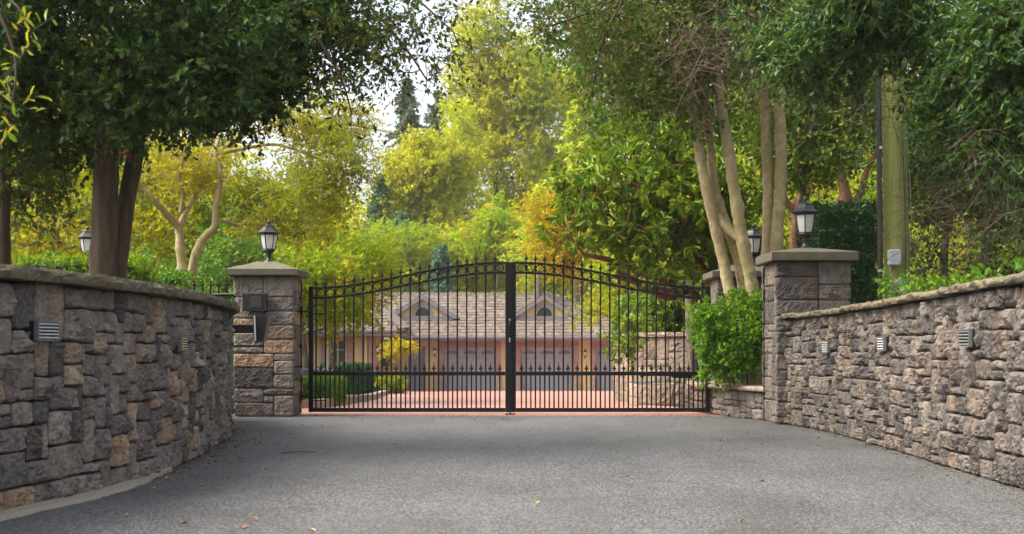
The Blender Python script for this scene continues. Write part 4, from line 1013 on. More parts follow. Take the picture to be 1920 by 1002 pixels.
tree('forked_tree', 'pale forked tree with bent stems and yellow green leaves behind the fence', 'tree', (gx(350, 17.5), 17.5, 0),
     [S([(352, 780, 17.5), (348, 620, 17.5), (346, 545, 17.5), (338, 470, 17.5), (334, 428, 17.5), (310, 400, 17.3), (286, 372, 17.1), (262, 345, 17.0), (225, 300, 16.8)], .09, .018),
      S([(334, 432, 17.5), (348, 400, 17.5), (364, 370, 17.6), (382, 335, 17.7), (396, 290, 17.8), (430, 210, 18)], .05, .02),
      S([(340, 400, 17.5), (344, 365, 17.4), (336, 335, 17.3), (350, 280, 17.2), (372, 225, 17)], .038, .012),
      S([(352, 620, 17.6), (358, 530, 17.5), (366, 480, 17.4), (380, 450, 17.4), (402, 425, 17.4), (404, 390, 17.4), (412, 350, 17.5), (414, 315, 17.5), (404, 288, 17.5), (420, 230, 17.6)], .07, .022),
      S([(404, 290, 17.5), (450, 280, 17.7), (520, 272, 18), (600, 300, 18), (660, 330, 18)], .03, .012), S([(396, 290, 17.8), (470, 250, 18), (560, 230, 18.2), (660, 235, 18.2), (740, 250, 18.2)], .028, .008)],
     [E(500, 260, 17.8, 150, 55, 1.2), E(620, 290, 18, 110, 60, 1.1), E(560, 360, 18, 110, 40, .9), E(330, 300, 17.2, 60, 40, .7), E(690, 250, 18, 60, 40, .6), E(430, 330, 17.4, 60, 50, .7), E(640, 215, 18, 70, 30, .7), E(520, 420, 18.2, 80, 35, .7)],
     M['L_yellow'], M['bark_pale'], 'leaf', .062, 300, 5, 10, .42, .12, 1.2, .06, 15, NEAR, .009, flat=.85, wid=.75, knob=.2, seg=12)
# berries of the holly
tb = bpy.data.objects['holly_tree']; m = MB(); rb_ = random.Random(4)
for k in range(34):
    p = at(rb_.choice([236, 232, 205]) + rb_.uniform(-9, 9), rb_.choice([290, 286, 210]) + rb_.uniform(-7, 7), 9.75 + rb_.uniform(-.06, .06))
    m.lathe([(0.0005, -.006), (.0045, -.004), (.006, 0), (.0045, .004), (.0005, .006)], p, 6)
m.build('berries', M['berry'], tb, True)

# ------------------------------------------------------------------ near trees, right
tree('smooth_barked_tree', 'pale knobbly tree of three leaning stems rising from the planter bush', 'tree', (gx(1406, 15.5), 15.5, .35),
     [S([(1408, 728, 15.5), (1400, 640, 15.5), (1372, 560, 15.5), (1352, 470, 15.5), (1330, 380, 15.4), (1314, 300, 15.4), (1302, 215, 15.3), (1284, 120, 15.3), (1262, 30, 15.2), (1240, -80, 15.2)], .078, .045),
      S([(1410, 728, 15.6), (1404, 640, 15.6), (1396, 555, 15.6), (1380, 470, 15.55), (1352, 395, 15.5), (1340, 350, 15.5), (1330, 260, 15.5), (1316, 150, 15.5), (1300, 40, 15.5), (1290, -60, 15.5)], .075, .04),
      S([(1414, 728, 15.45), (1418, 640, 15.45), (1412, 550, 15.4), (1394, 460, 15.35), (1380, 380, 15.3), (1366, 280, 15.3), (1352, 200, 15.3), (1338, 120, 15.3), (1318, 0, 15.3)], .085, .055),
      S([(1341, 396, 15.5), (1360, 425, 15.42), (1392, 452, 15.36)], .05, .06)],
     [E(1290, 40, 15.2, 120, 90, 1.2), E(1180, 60, 15, 120, 80, 1.0), E(1370, 60, 15.2, 110, 80, 1.0), E(1250, -100, 15.2, 260, 90, 1.5), E(1160, 160, 15.2, 70, 80, .7), E(1240, 180, 15.6, 80, 80, .7), E(1080, 20, 14.8, 100, 50, .7)],
     M['L_broad'], M['bark_pale'], 'leaf', .075, 400, 4, 9, .40, .2, 1.0, -.15, 21, NEAR, .008, twigmat=M['twig'], knob=.28, seg=14)
tree('smooth_barked_tree', 'pale tree of two upright parallel stems just behind the big pillar', 'tree', (gx(1450, 15.6), 15.6, .2),
     [S([(1442, 720, 15.6), (1440, 560, 15.6), (1439, 466, 15.6), (1440, 340, 15.6), (1434, 200, 15.6), (1422, 60, 15.6), (1415, -80, 15.6)], .08, .05),
      S([(1452, 720, 15.5), (1453, 560, 15.5), (1457, 440, 15.5), (1464, 330, 15.5), (1461, 170, 15.5), (1456, 40, 15.5), (1460, -80, 15.5)], .085, .055)],
     [E(1450, -20, 15.4, 130, 70, 1.1), E(1400, 110, 16, 60, 60, .7)],
     M['L_broad'], M['bark_pale'], 'leaf', .07, 120, 4, 9, .42, .2, 1.0, -.2, 22, NEAR, .008, twigmat=M['twig'], knob=.25, seg=14)
def twig_tangle(name, label, blobs, n, seed, m, Lr=(.25, .7), r=.004):
    rng = np.random.default_rng(seed); Cn, o = blob_pts(rng, blobs, n, .8, -.5, 0.); mb = MB()
    for c in Cn:
        d = unit(rng.normal(size=3)*np.array((1, .7, .6))+np.array((0, 0, -.25))); L = rng.uniform(*Lr); k = unit(rng.normal(size=3))
        pts = [c + d*L*t + k*L*.25*(t**2) + np.array((0, 0, -.15*L*t*t)) for t in np.linspace(0, 1, 6)]
        mb.tube(pts, np.linspace(r, r*.3, 6), 3, cap=False)
        for q in range(2):
            b = pts[2+q]; d2 = unit(d+rng.normal(size=3)*.7); mb.tube([b, b+d2*L*.25, b+d2*L*.42+(0, 0, -.04)], [r*.6, r*.4, r*.2], 3, cap=False)
    o = mb.build(name, m); return tag(o, label, 'branches', NEAR)
twig_tangle('dead_twigs', 'tangle of bare brown dead twigs among the pale stems at top right', [E(1380, 90, 13.4, 110, 80, .4), E(1300, 120, 13.8, 70, 80, .4), E(1470, 150, 13.2, 70, 60, .3), E(1400, 40, 13.6, 160, 60, .5)], 220, 5, M['twig_pale'], (.25, .7), .0035)
twig_tangle('dead_twigs', 'bare crossing twigs under the holly at the right edge above the wall', [E(1800, 420, 12.2, 130, 110, .6), E(1850, 300, 11, 90, 130, .5), E(1620, 180, 13, 60, 60, .6)], 240, 6, M['twig_dead'], (.3, .9), .0035)
hl = [E(1700, 5, 11.5, 200, 45, .7), E(1560, 60, 12.5, 180, 60, .7), E(1830, 120, 11, 110, 130, .8), E(1890, 270, 10.8, 60, 80, .6), E(1815, 190, 11.6, 70, 60, .6), E(1540, 115, 12, 80, 40, .5), E(1905, 430, 10.6, 22, 30, .2),
      E(1850, 300, 12.2, 90, 40, .5), E(1760, -60, 11.2, 260, 80, 1.0), E(1900, 60, 10.6, 80, 160, .6)]
tree('holly_tree', 'large blue green holly hanging over the right wall from the top right corner', 'tree', (gx(1960, 12.5), 12.5, 1.1),
     [S([(1990, 640, 12.6), (1975, 500, 12.5), (1955, 350, 12.4), (1930, 180, 12.2), (1900, 20, 12), (1890, -100, 12)], .12, .06), S([(1930, 180, 12.2), (1840, 90, 11.9), (1740, 60, 11.8), (1620, 90, 12)], .04, .012), S([(1955, 350, 12.4), (1890, 330, 11.6), (1830, 350, 11.4)], .03, .01), S([(1900, 20, 12), (1760, -40, 12), (1600, 0, 12.3), (1500, 40, 12.6)], .04, .01)],
     hl, M['L_holly_blue'], M['bark_grey'], 'holly', .062, 700, 5, 9, .30, .22, 1.2, -.05, 23, NEAR, .007, outw=.5, wid=1.15, twigmat=plain('green_twig', (.22, .24, .06), .6))
# dark mass of holly and laurel behind the wall and the pole
tree('laurel_shrub', 'tall dim evergreen shrub filling the space behind the pole and right wall', 'shrub', (gx(1800, 17.5), 17.5, .9),
     [S([(1780, 700, 17.4), (1770, 480, 17.4), (1800, 300, 17.2), (1820, 120, 17.2)], .07, .03), S([(1800, 700, 17.4), (1850, 450, 17.2), (1900, 250, 17.2)], .06, .03)],
     [E(1800, 380, 17.4, 130, 160, .7), E(1880, 300, 16.5, 110, 200, .8), E(1730, 250, 17.5, 90, 150, .7), E(1900, 470, 15.8, 90, 80, .6), E(1780, 120, 17.2, 180, 120, .8), E(1980, 250, 15.5, 80, 250, .8)],
     M['L_holly'], M['bark_grey'], 'leaf', .075, 620, 5, 9, .42, .25, .9, -.22, 24, NEAR, .008)
tree('laurel_shrub', 'shaded green shrub behind the upright stems and the conduit', 'shrub', (gx(1560, 19.5), 19.5, .2),
     [S([(1540, 760, 19.5), (1520, 480, 19.5), (1505, 330, 19.5), (1530, 200, 19.5)], .06, .03)],
     [E(1540, 170, 19.5, 130, 110, .8), E(1600, 250, 19.8, 90, 90, .7), E(1500, 250, 19.6, 80, 80, .7), E(1500, 110, 19, 150, 90, .7)],
     M['L_rhodo'], M['bark_grey'], 'leaf', .085, 330, 5, 9, .45, .25, .9, -.1, 25, NEAR, .008)
tree('madrone_tree', 'tree with twisting bare red brown trunks seen between the stems and the pole', 'tree', (gx(1545, 23), 23, .2),
     [S([(1490, 760, 23), (1494, 420, 23), (1510, 360, 23), (1500, 310, 23), (1520, 250, 23)], .13, .05), S([(1570, 760, 23), (1572, 430, 23), (1585, 370, 23), (1576, 320, 23), (1590, 250, 23)], .16, .06), S([(1576, 400, 23), (1612, 365, 23), (1625, 320, 23), (1660, 260, 23)], .08, .04), S([(1494, 400, 23), (1470, 370, 23), (1478, 330, 23)], .07, .04)],
     [E(1560, 150, 23.4, 200, 90, 1.2), E(1700, 200, 23.4, 160, 90, 1.2), E(1480, 210, 23.4, 90, 70, 1.0)],
     M['L_under'], M['bark_red'], 'leaf', .10, 260, 5, 8, .6, .2, .6, -.15, 26, NEAR, .012)
tree('rhododendron', 'large rhododendron with drooping long leaves and bare red brown limbs right of the gate', 'shrub', (gx(1330, 19), 19, .1),
     [S([(1345, 720, 19), (1330, 600, 19), (1290, 545, 18.9), (1220, 520, 18.8), (1150, 490, 18.7), (1095, 478, 18.6)], .09, .03), S([(1350, 700, 19.2), (1310, 560, 19.2), (1240, 545, 19.1), (1160, 512, 19)], .08, .03), S([(1340, 640, 18.8), (1335, 540, 18.7), (1300, 480, 18.6), (1240, 440, 18.5), (1180, 420, 18.5)], .07, .03), S([(1330, 560, 19.4), (1340, 460, 19.4), (1300, 380, 19.3), (1260, 320, 19.2)], .06, .025),
      S([(1290, 545, 18.9), (1250, 560, 18.6), (1200, 535, 18.4), (1150, 520, 18.2)], .045, .018)],
     [E(1180, 370, 18.4, 110, 65, 1.0), E(1110, 400, 18.3, 70, 50, .8), E(1250, 420, 18.3, 90, 55, .8), E(1220, 300, 18.8, 90, 60, .9), E(1290, 350, 18.6, 60, 90, .8), E(1150, 455, 18.2, 80, 25, .6), E(1280, 470, 18.3, 60, 40, .6), E(1340, 420, 19, 50, 80, .6)],
     M['L_rhodo'], M['bark_red'], 'long', .15, 330, 3, 13, .36, .12, .8, -.25, 27, NEAR, .013, whorl=True, shell=.45, br_limit=160, twigs=False)
tree('leafy_tree', 'glossy green tree with scattered red berries high right of the gate', 'tree', (gx(1240, 21), 21, .1),
     [S([(1300, 760, 21), (1290, 500, 21), (1260, 300, 21), (1240, 150, 21), (1230, 0, 21)], .1, .05)],
     [E(1200, 230, 20.5, 80, 80, .9), E(1260, 180, 21, 110, 110, 1.0), E(1180, 120, 20.5, 90, 80, .9), E(1110, 80, 20, 90, 60, .8), E(1360, 220, 21.5, 110, 120, .9), E(1300, 20, 21, 180, 80, 1.2), E(1420, 300, 21.5, 60, 90, .7), E(1390, 390, 21, 50, 60, .6)],
     leaf_mat('glossy_leaf', [(0.04, 0.12, 0.010), (0.075, 0.18, 0.012), (0.14, 0.23, 0.014), (0.02, 0.065, 0.010)], .35, .4, .25), M['bark_grey'], 'leaf', .085, 480, 5, 9, .5, .25, .8, -.2, 28, NEAR, .01)
tree('overhanging_branch', 'dark leafy twigs reaching in from the right at top centre', 'branch', at(1120, -60, 12.5),
     [S([(1260, -80, 12.6), (1150, 0, 12.5), (1060, 40, 12.4), (990, 60, 12.4)], .02, .005), S([(1200, -60, 12.6), (1130, 80, 12.5), (1110, 180, 12.4)], .016, .005)],
     [E(1060, 20, 12.4, 70, 35, .4), E(1110, 110, 12.4, 35, 80, .3), E(1150, 40, 12.5, 80, 60, .4), E(1000, 30, 12.4, 50, 35, .25)],
     M['L_beech'], M['twig'], 'leaf', .055, 75, 4, 7, .34, .35, 1.2, -.45, 29, NEAR, .004, shell=.0, parts=('bough', 'branches', 'foliage'))
tree('planter_bush', 'bright green leafy bush growing in the planter beside the right gate leaf', 'bush', (gx(1395, 15.6), 15.6, .35),
     [S([(1380, 728, 15.4), (1360, 680, 15.3), (1340, 640, 15.3)], .012, .006), S([(1400, 728, 15.3), (1405, 680, 15.2), (1420, 620, 15.2)], .012, .006)],
     [E(1350, 615, 15.25, 50, 50, .28), E(1405, 610, 15.1, 36, 50, .25), E(1370, 660, 15.25, 58, 45, .28), E(1330, 600, 15.3, 30, 35, .2), E(1390, 580, 15.2, 40, 28, .22), E(1360, 690, 15.2, 45, 18, .22)],
     M['L_bush'], M['twig'], 'leaf', .05, 230, 5, 8, .16, .05, 2.0, -.35, 30, NEAR, .004, shell=.5)
tree('trailing_plant', 'low leafy plants trailing over the top of the right wall', 'plant', (3.75, 10.6, 1.1), [],
     [(np.array((3.42, y_, 1.29)), np.array((.13, .28, .06+h_))) for y_, h_ in ((9.2, .03), (9.9, .09), (10.6, .05), (11.3, .07), (8.5, .02))],
     M['L_hedge'], M['twig'], 'leaf', .055, 60, 3, 6, .11, .0, 2.0, -.6, 31, NEAR, .003, shell=.2, parts=('trunk', 'stems', 'foliage'))

# ------------------------------------------------------------------ pole and its fittings
PY = 15.6
t = thing('utility_pole', 'green stained wooden utility pole rising behind the right wall', 'pole', (gx(1682, PY), PY, .9))
MB().tube(spline([at(1684, 700, PY), at(1680, 400, PY), at(1674, 100, PY), at(1668, -250, PY), at(1660, -700, PY)], 24), np.linspace(.158, .115, 24), 20, wob=.02, rng=random.Random(3)).build('pole', M['polewood'], t, True)
MB().tube(spline([at(1654, 700, PY-.05), at(1651, 520, PY-.05), at(1648, 250, PY-.05), at(1647, 30, PY-.05), at(1642, -300, PY-.05)], 20), .03, 10).build('conduit', M['conduit'], t, True)
for py in (280, 510): MB().lathe([(.036, 0), (.036, .03)], at(1650.5, py, PY-.05), 10).build('conduit_clamp', M['steel'], t)
MB().box(gx(1657, PY), gx(1678, PY), PY-.26, PY-.14, gz(500, PY), gz(471, PY), .01).build('meter_box', M['greyplastic'], t)
MB().box(gx(1661, PY), gx(1699, PY), PY-.27, PY-.15, gz(552, PY), gz(527, PY), .01).build('junction_box', M['greyplastic'], t)
MB().tube(spline([at(1668, 500, PY-.2), at(1672, 520, PY-.2), at(1688, 524, PY-.2), at(1702, 505, PY-.1), at(1708, 400, PY-.05), at(1700, 250, PY-.05), at(1692, 180, PY-.05)], 30), .006, 5).build('cable', M['wire'], t, True)
MB().tube(spline([at(1698, 540, PY-.16), at(1697, 400, PY-.16), at(1690, 200, PY-.14)], 12), .007, 5).build('ground_wire', M['conduit'], t, True)

# ------------------------------------------------------------------ hedges
def hedge(name, label, x0, x1, y0, y1, z0, z1, m, leaf, seed, group=None, dens=900, round_=.06):
    rng = np.random.default_rng(seed); t = thing(name, label, 'hedge', ((x0+x1)/2, (y0+y1)/2, z0), group)
    dims = [(x1-x0)*(z1-z0), (x1-x0)*(y1-y0), (y1-y0)*(z1-z0), (y1-y0)*(z1-z0)]
    P, Nn = [], []
    for k, a in enumerate(dims):
        n = int(a*dens); u, v = rng.random(n), rng.random(n)
        if k == 0: p = np.stack([x0+u*(x1-x0), np.full(n, y0), z0+v*(z1-z0)], -1); q = (0, -1, .2)
        elif k == 1: p = np.stack([x0+u*(x1-x0), y0+v*(y1-y0), np.full(n, z1)], -1); q = (0, 0, 1)
        else: p = np.stack([np.full(n, x0 if k == 2 else x1), y0+u*(y1-y0), z0+v*(z1-z0)], -1); q = (-1 if k == 2 else 1, 0, .2)
        P.append(p); Nn.append(np.broadcast_to(q, p.shape))
    P = np.vstack(P); Nn = np.vstack(Nn)
    P = P + Nn*(vnoise(P*5, seed)[:, None]*round_ + rng.normal(size=(len(P), 1))*leaf*.5)
    ax = Nn*.5 + rng.normal(size=P.shape)*.8 + np.array((0, 0, .3)); nm = Nn + rng.normal(size=P.shape)*.5
    V, F = leaves_np('leaf', P, ax, nm, leaf*rng.uniform(.7, 1.3, len(P)))
    np_mesh('foliage', V, F, m, t, smooth=False)
    g = .05; MB().box(x0+g, x1-g, y0+g, y1-g, z0, z1-g, .03).build('branch_core', M['L_hedge_dark'], t)
    return t
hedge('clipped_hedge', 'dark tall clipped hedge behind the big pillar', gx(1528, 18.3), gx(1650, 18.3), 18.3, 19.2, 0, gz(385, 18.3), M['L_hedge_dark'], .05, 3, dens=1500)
hedge('clipped_hedge', 'low bright yellow green hedge just above the left wall beside the dark trunks', gx(10, 13.6), gx(250, 13.6), 13.7, 14.4, 1.0, gz(484, 13.7), M['L_hedge_bright'], .045, 4, dens=1800)
hedge('clipped_hedge', 'small bright green hedge just behind the two dark trunks', gx(232, 15.6), gx(330, 15.6), 15.8, 16.5, .2, gz(512, 15.7), M['L_hedge'], .045, 14, dens=1500)
zt = lambda y: float(ztrack(y))
hedge('box_hedge', 'small square box hedge behind the left hinge of the gate', gx(553, 21), gx(623, 21), 21, 22.6, zt(21), gz(712, 21), M['L_hedge'], .035, 5, 'box hedges along the red drive', 2500, .02)
hedge('box_hedge', 'dark long hedge below the house window', gx(600, 42), gx(684, 42), 42, 44, zt(42), gz(688, 42), M['L_hedge_dark'], .07, 6, 'box hedges along the red drive', 700, .03)
hedge('box_hedge', 'low dark hedge in front of the porch column', gx(690, 47), gx(752, 47), 47, 48.5, zt(47), gz(710, 47), M['L_hedge_dark'], .07, 7, 'box hedges along the red drive', 700, .03)
EP = Path([(-3.3, 19.2), (-2.95, 20.4), (-3.0, 24), (-3.2, 30), (-3.75, 37), (-4.1, 42), (-4.6, 47), (-5.6, 50)])
t = thing('stone_edging', 'low pale stone edging curving along the left side of the red drive', 'edging', (-3.1, 26, zt(26)))
A = np.linspace(0, EP.L, 200); R = []
for o, h in ((0, -.1), (0, .13), (-.2, .13), (-.2, -.1)):
    x, y_ = EP.map(A, o); R.append(np.stack([x, y_, ztrack(y_)+h+.01*vnoise(np.stack([A*3, A*0+o*9, A*0+h], -1), 2)], -1))
R = np.stack(R); idx = np.arange(800).reshape(4, 200)
np_mesh('edging_stones', R.reshape(-1, 3), np.stack([idx[:-1, :-1], idx[:-1, 1:], idx[1:, 1:], idx[1:, :-1]], -1).reshape(-1, 4), M['stone_pale'], t, smooth=False)

# ------------------------------------------------------------------ middle distance
MID = 'garden trees beyond the gate'
def mid(name, label, px, Y, base_z, blobs, lm, bk='bark_grey', kind='leaf', size=.09, n=200, seed=1, r=.07, top=None, **kw):
    tp = top if top is not None else min(b[0][2] for b in blobs)+.3
    x = gx(px, Y); rng = random.Random(seed)
    st = [([np.array((x, Y, base_z-.1)), np.array((x+rng.uniform(-.1, .1), Y, base_z+(tp-base_z)*.5)), np.array((x+rng.uniform(-.3, .3), Y+.1, tp))], r, r*.5)]
    return tree(name, label, 'tree' if 'tree' in name or 'maple' in name else 'shrub', (x, Y, base_z), st, blobs, M[lm], M[bk], kind, size, n, seed=seed, group=MID, **kw)
mid('maple_tree', 'lime green maple hanging over the left gate leaf in front of the house roof', 575, 26, -.2,
    [E(610, 500, 26, 80, 50, 1.2), E(640, 560, 25.6, 75, 40, 1.0), E(570, 560, 26, 50, 60, 1.0), E(680, 490, 26, 40, 40, .8), E(600, 610, 25.6, 40, 30, .6), E(700, 600, 25.4, 25, 14, .4), E(660, 600, 25.4, 40, 20, .5)],
    'L_lime', size=.09, n=330, seed=41, tw=5, lv=10, tl=.45, droop=.25, gapscale=.9, gap=-.1, branch_r=.008, flat=.6)
mid('maple_tree', 'small orange and yellow maple in front of the garage doors', 738, 46, zt(46),
    [E(752, 650, 46, 18, 7, .6), E(732, 658, 46, 10, 6, .4), E(768, 656, 46, 8, 5, .4)], 'L_orange', size=.10, n=30, seed=42, r=.04, tl=.3, flat=.7, branch_r=.012, top=gz(670, 46))
mid('garden_shrub', 'orange green shrub under the small maple', 745, 45, zt(45), [E(728, 718, 45, 20, 12, .5), E(748, 721, 45, 12, 8, .4)], 'L_under', size=.09, n=30, seed=43, r=.03, tl=.22, top=gz(725, 45))
mid('maple_tree', 'orange yellow tree rising above the right gate leaf', 1230, 33, zt(33),
    [E(1050, 430, 33, 36, 35, 1.0), E(1035, 400, 33, 26, 22, .8), E(1090, 465, 33, 60, 26, 1.1), E(1045, 470, 33, 30, 18, .8)], 'L_orange', size=.10, n=150, seed=44, tl=.7, flat=.5, branch_r=.013)
mid('garden_shrub', 'green shrub spilling over the pale retaining wall by the right gate leaf', 1230, 24.5, .1,
    [E(1225, 590, 24.3, 45, 40, .8), E(1205, 620, 23.6, 25, 30, .5), E(1270, 580, 24.6, 50, 40, .8), E(1310, 600, 24, 40, 30, .7), E(1190, 635, 23.4, 14, 20, .3)], 'L_rhodo', size=.14, kind='long', n=200, seed=45, tl=.35, r=.03, whorl=True, top=gz(600, 24.4))
mid('garden_shrub', 'bright green shrub behind the arched rail of the right gate leaf', 1245, 29, -.2,
    [E(1150, 540, 29, 60, 40, 1.2), E(1110, 560, 29, 40, 30, 1), E(1200, 550, 29, 60, 40, 1.2), E(1260, 530, 29, 60, 30, 1)], 'L_lime', size=.1, n=190, seed=46, tl=.5, r=.05)
k = 0
for lb, px, Y, blobs, lm, n, sz in (
    ('dense yellow green tree behind the forked tree on the left', 470, 27, [E(470, 420, 27, 110, 70, 1.6), E(420, 500, 27, 80, 50, 1.4), E(540, 380, 27, 90, 60, 1.5), E(360, 480, 26.5, 60, 50, 1.2)], 'L_under', 330, .1),
    ('yellow leaved tree behind the left trunks', 120, 24, [E(110, 420, 24, 110, 60, 1.5), E(200, 380, 24, 80, 60, 1.3), E(30, 450, 24, 70, 50, 1.2), E(290, 460, 24, 60, 60, 1.2), E(240, 300, 24.5, 100, 60, 1.3), E(120, 180, 25, 140, 90, 1.6), E(340, 120, 25, 150, 100, 1.6), E(500, 110, 25.5, 110, 90, 1.5), E(250, 20, 25, 250, 80, 1.6)], 'L_yellow', 560, .1),
    ('tall shaded green tree left of centre', 330, 34, [E(300, 250, 34, 150, 110, 2.4), E(180, 200, 34, 150, 120, 2.3), E(60, 250, 33, 150, 130, 2.3), E(380, 400, 34, 90, 60, 2)], 'L_under', 400, .13),
    ('olive tree in the shade above the intercom pillar', 620, 31, [E(590, 450, 31, 80, 40, 1.4), E(640, 420, 31, 30, 30, 1.0), E(560, 480, 31, 60, 40, 1.2)], 'L_olive', 170, .11),
    ('lime green shrub behind the left pillar lantern', 560, 24, [E(560, 510, 24, 60, 40, 1.0), E(480, 540, 23.5, 60, 35, .9), E(610, 530, 24, 40, 30, .8)], 'L_lime', 170, .09),
    ('leafy shrub behind the spiked fence left of the intercom pillar', 400, 20.5, [E(400, 560, 20.5, 60, 50, .8), E(440, 640, 19.5, 30, 60, .6), E(300, 540, 20.5, 80, 50, .8), E(440, 490, 21, 40, 50, .7)], 'L_hedge', 230, .08),
    ('tall yellow green tree showing through the twigs at top right', 1500, 32, [E(1500, 250, 32, 170, 110, 2.2), E(1650, 200, 32, 170, 120, 2.3), E(1800, 250, 31, 150, 140, 2.2), E(1400, 350, 32, 80, 80, 1.6), E(1600, 350, 32, 150, 60, 2)], 'L_yellow', 420, .13),
    ('yellow green shrub glimpsed low behind the madrone trunks', 1560, 27, [E(1560, 390, 27, 120, 40, 1.3), E(1700, 420, 27, 120, 60, 1.4), E(1850, 450, 26, 120, 70, 1.4), E(1440, 440, 27, 60, 60, 1.2)], 'L_lime', 260, .11),
    ('bushy green tree behind the rhododendron', 1340, 29, [E(1330, 400, 29, 100, 80, 1.6), E(1400, 500, 28, 70, 60, 1.3), E(1280, 480, 28, 60, 40, 1.2), E(1380, 300, 29, 80, 60, 1.4)], 'L_green', 280, .11)):
    k += 1; zb_ = max(zt(Y), -1.3)
    mid('garden_tree' if 'tree' in lb.split(' behind')[0] or 'tree' in lb[:40] else 'garden_shrub', lb, px, Y, zb_, blobs, lm, size=sz, n=n, seed=60+k, r=.1, tw=5, lv=9, tl=.07*Y**.68, droop=.2, gapscale=.55, gap=-.2, branch_r=.012)

# ------------------------------------------------------------------ far trees
FAR = 'tall trees beyond the house'
def far(name, label, px, Y, blobs, lm, size, n, seed, bk='bark_grey', r=.25, topy=None, **kw):
    x = gx(px, Y); zb = float(zground(np.array(x), np.array(Y))); zt_ = gz(topy, Y) if topy is not None else max(b[0][2] for b in blobs)
    rng = random.Random(seed); h = zt_-zb
    st = [([np.array((x, Y, zb-.3)), np.array((x+rng.uniform(-.3, .3), Y, zb+h*.35)), np.array((x+rng.uniform(-.6, .6), Y, zb+h*.7)), np.array((x+rng.uniform(-.6, .6), Y, zb+h))], r, .03)]
    return tree(name, label, 'tree', (x, Y, zb), st, blobs, M[lm], M[bk], 'kite' if size > .18 else 'leaf', size, n, seed=seed, group=FAR, twigs=False, br_limit=140, **kw)
far('poplar_tree', 'very tall thin yellow green tree in the centre with sky showing through its top', 930, 88,
    [E(905, 330, 88, 75, 90, 3.0), E(960, 300, 88, 90, 80, 3.0), E(900, 180, 88, 60, 70, 2.2), E(890, 70, 88, 35, 60, 1.5), E(960, 190, 88, 70, 50, 2.5), E(940, 420, 88, 110, 60, 3.0), E(1000, 380, 88, 70, 70, 2.5), E(950, 90, 88, 45, 50, 1.5), E(1020, 230, 88, 50, 60, 2), EF(900, 70, 88, 40, 60, 1.3), EF(960, 130, 88, 50, 60, 1.5), EF(865, 170, 88, 30, 60, 1.2), EF(1010, 150, 88, 40, 60, 1.4), EF(925, 20, 88, 30, 50, 1)],
    'L_poplar', .24, 1080, 81, r=.3, topy=10, tw=6, lv=10, tl=1.0, droop=.15, gapscale=.32, gap=-.12, branch_r=.03, shell=.1)
far('birch_tree', 'broad mellow yellow green tree left of the tallest tree', 800, 80,
    [E(800, 330, 80, 80, 80, 3.0), E(770, 290, 80, 50, 50, 2), E(850, 290, 80, 60, 70, 2.4), E(820, 420, 80, 100, 60, 3), E(760, 400, 80, 60, 60, 2.4), E(845, 215, 80, 35, 50, 1.6), E(730, 330, 80, 40, 50, 2), E(790, 250, 80, 40, 40, 1.6)],
    'L_poplar', .23, 600, 82, topy=230, tw=6, lv=10, tl=.9, gapscale=.35, gap=-.15, branch_r=.03, shell=.1)
far('birch_tree', 'olive tree standing behind and right of the tallest tree', 1060, 96,
    [E(1050, 180, 96, 60, 70, 3), E(1080, 110, 96, 50, 50, 2.4), E(1040, 300, 96, 70, 80, 3), E(1110, 230, 96, 60, 80, 3), E(1000, 120, 96, 40, 60, 2)],
    'L_olive', .26, 470, 83, topy=60, tw=6, lv=10, tl=1.1, gapscale=.3, gap=-.1, branch_r=.03, shell=.1)
far('garden_tree', 'light green rounded tree behind the roof left of the gate centre', 870, 74, [E(870, 470, 74, 60, 40, 2), E(820, 480, 74, 60, 45, 2), E(920, 500, 74, 60, 40, 2), E(870, 520, 74, 90, 30, 2)],
    'L_olive', .19, 260, 84, topy=450, tw=6, lv=9, tl=.65, gapscale=.4, gap=-.25, branch_r=.02, r=.15)
far('garden_tree', 'feathery bright green tree behind the roof at centre', 930, 71, [E(930, 410, 71, 40, 30, 1.5), E(960, 450, 71, 60, 30, 1.7), E(900, 440, 71, 40, 30, 1.4), E(980, 500, 71, 50, 30, 1.5)],
    'L_lime', .19, 220, 85, topy=390, tw=6, lv=9, tl=.65, gapscale=.4, gap=-.2, branch_r=.02, r=.12, droop=.4)
far('garden_tree', 'green round tree behind the left end of the roof', 750, 72, [E(740, 500, 72, 60, 45, 2), E(780, 460, 72, 50, 40, 1.8), E(720, 460, 72, 40, 40, 1.6), E(790, 520, 72, 60, 30, 1.8), E(700, 520, 72, 50, 40, 1.6)],
    'L_green', .19, 280, 86, topy=430, tw=6, lv=9, tl=.65, gapscale=.4, gap=-.25, branch_r=.02, r=.12)
far('garden_tree', 'mid green tree behind the right end of the roof', 1120, 73, [E(1120, 500, 73, 80, 45, 2), E(1060, 520, 73, 50, 35, 1.6), E(1180, 520, 73, 70, 50, 2), E(1020, 480, 73, 50, 30, 1.5), E(1190, 440, 73, 60, 50, 1.8)],
    'L_green', .19, 300, 87, topy=450, tw=6, lv=9, tl=.65, gapscale=.4, gap=-.25, branch_r=.02, r=.12)
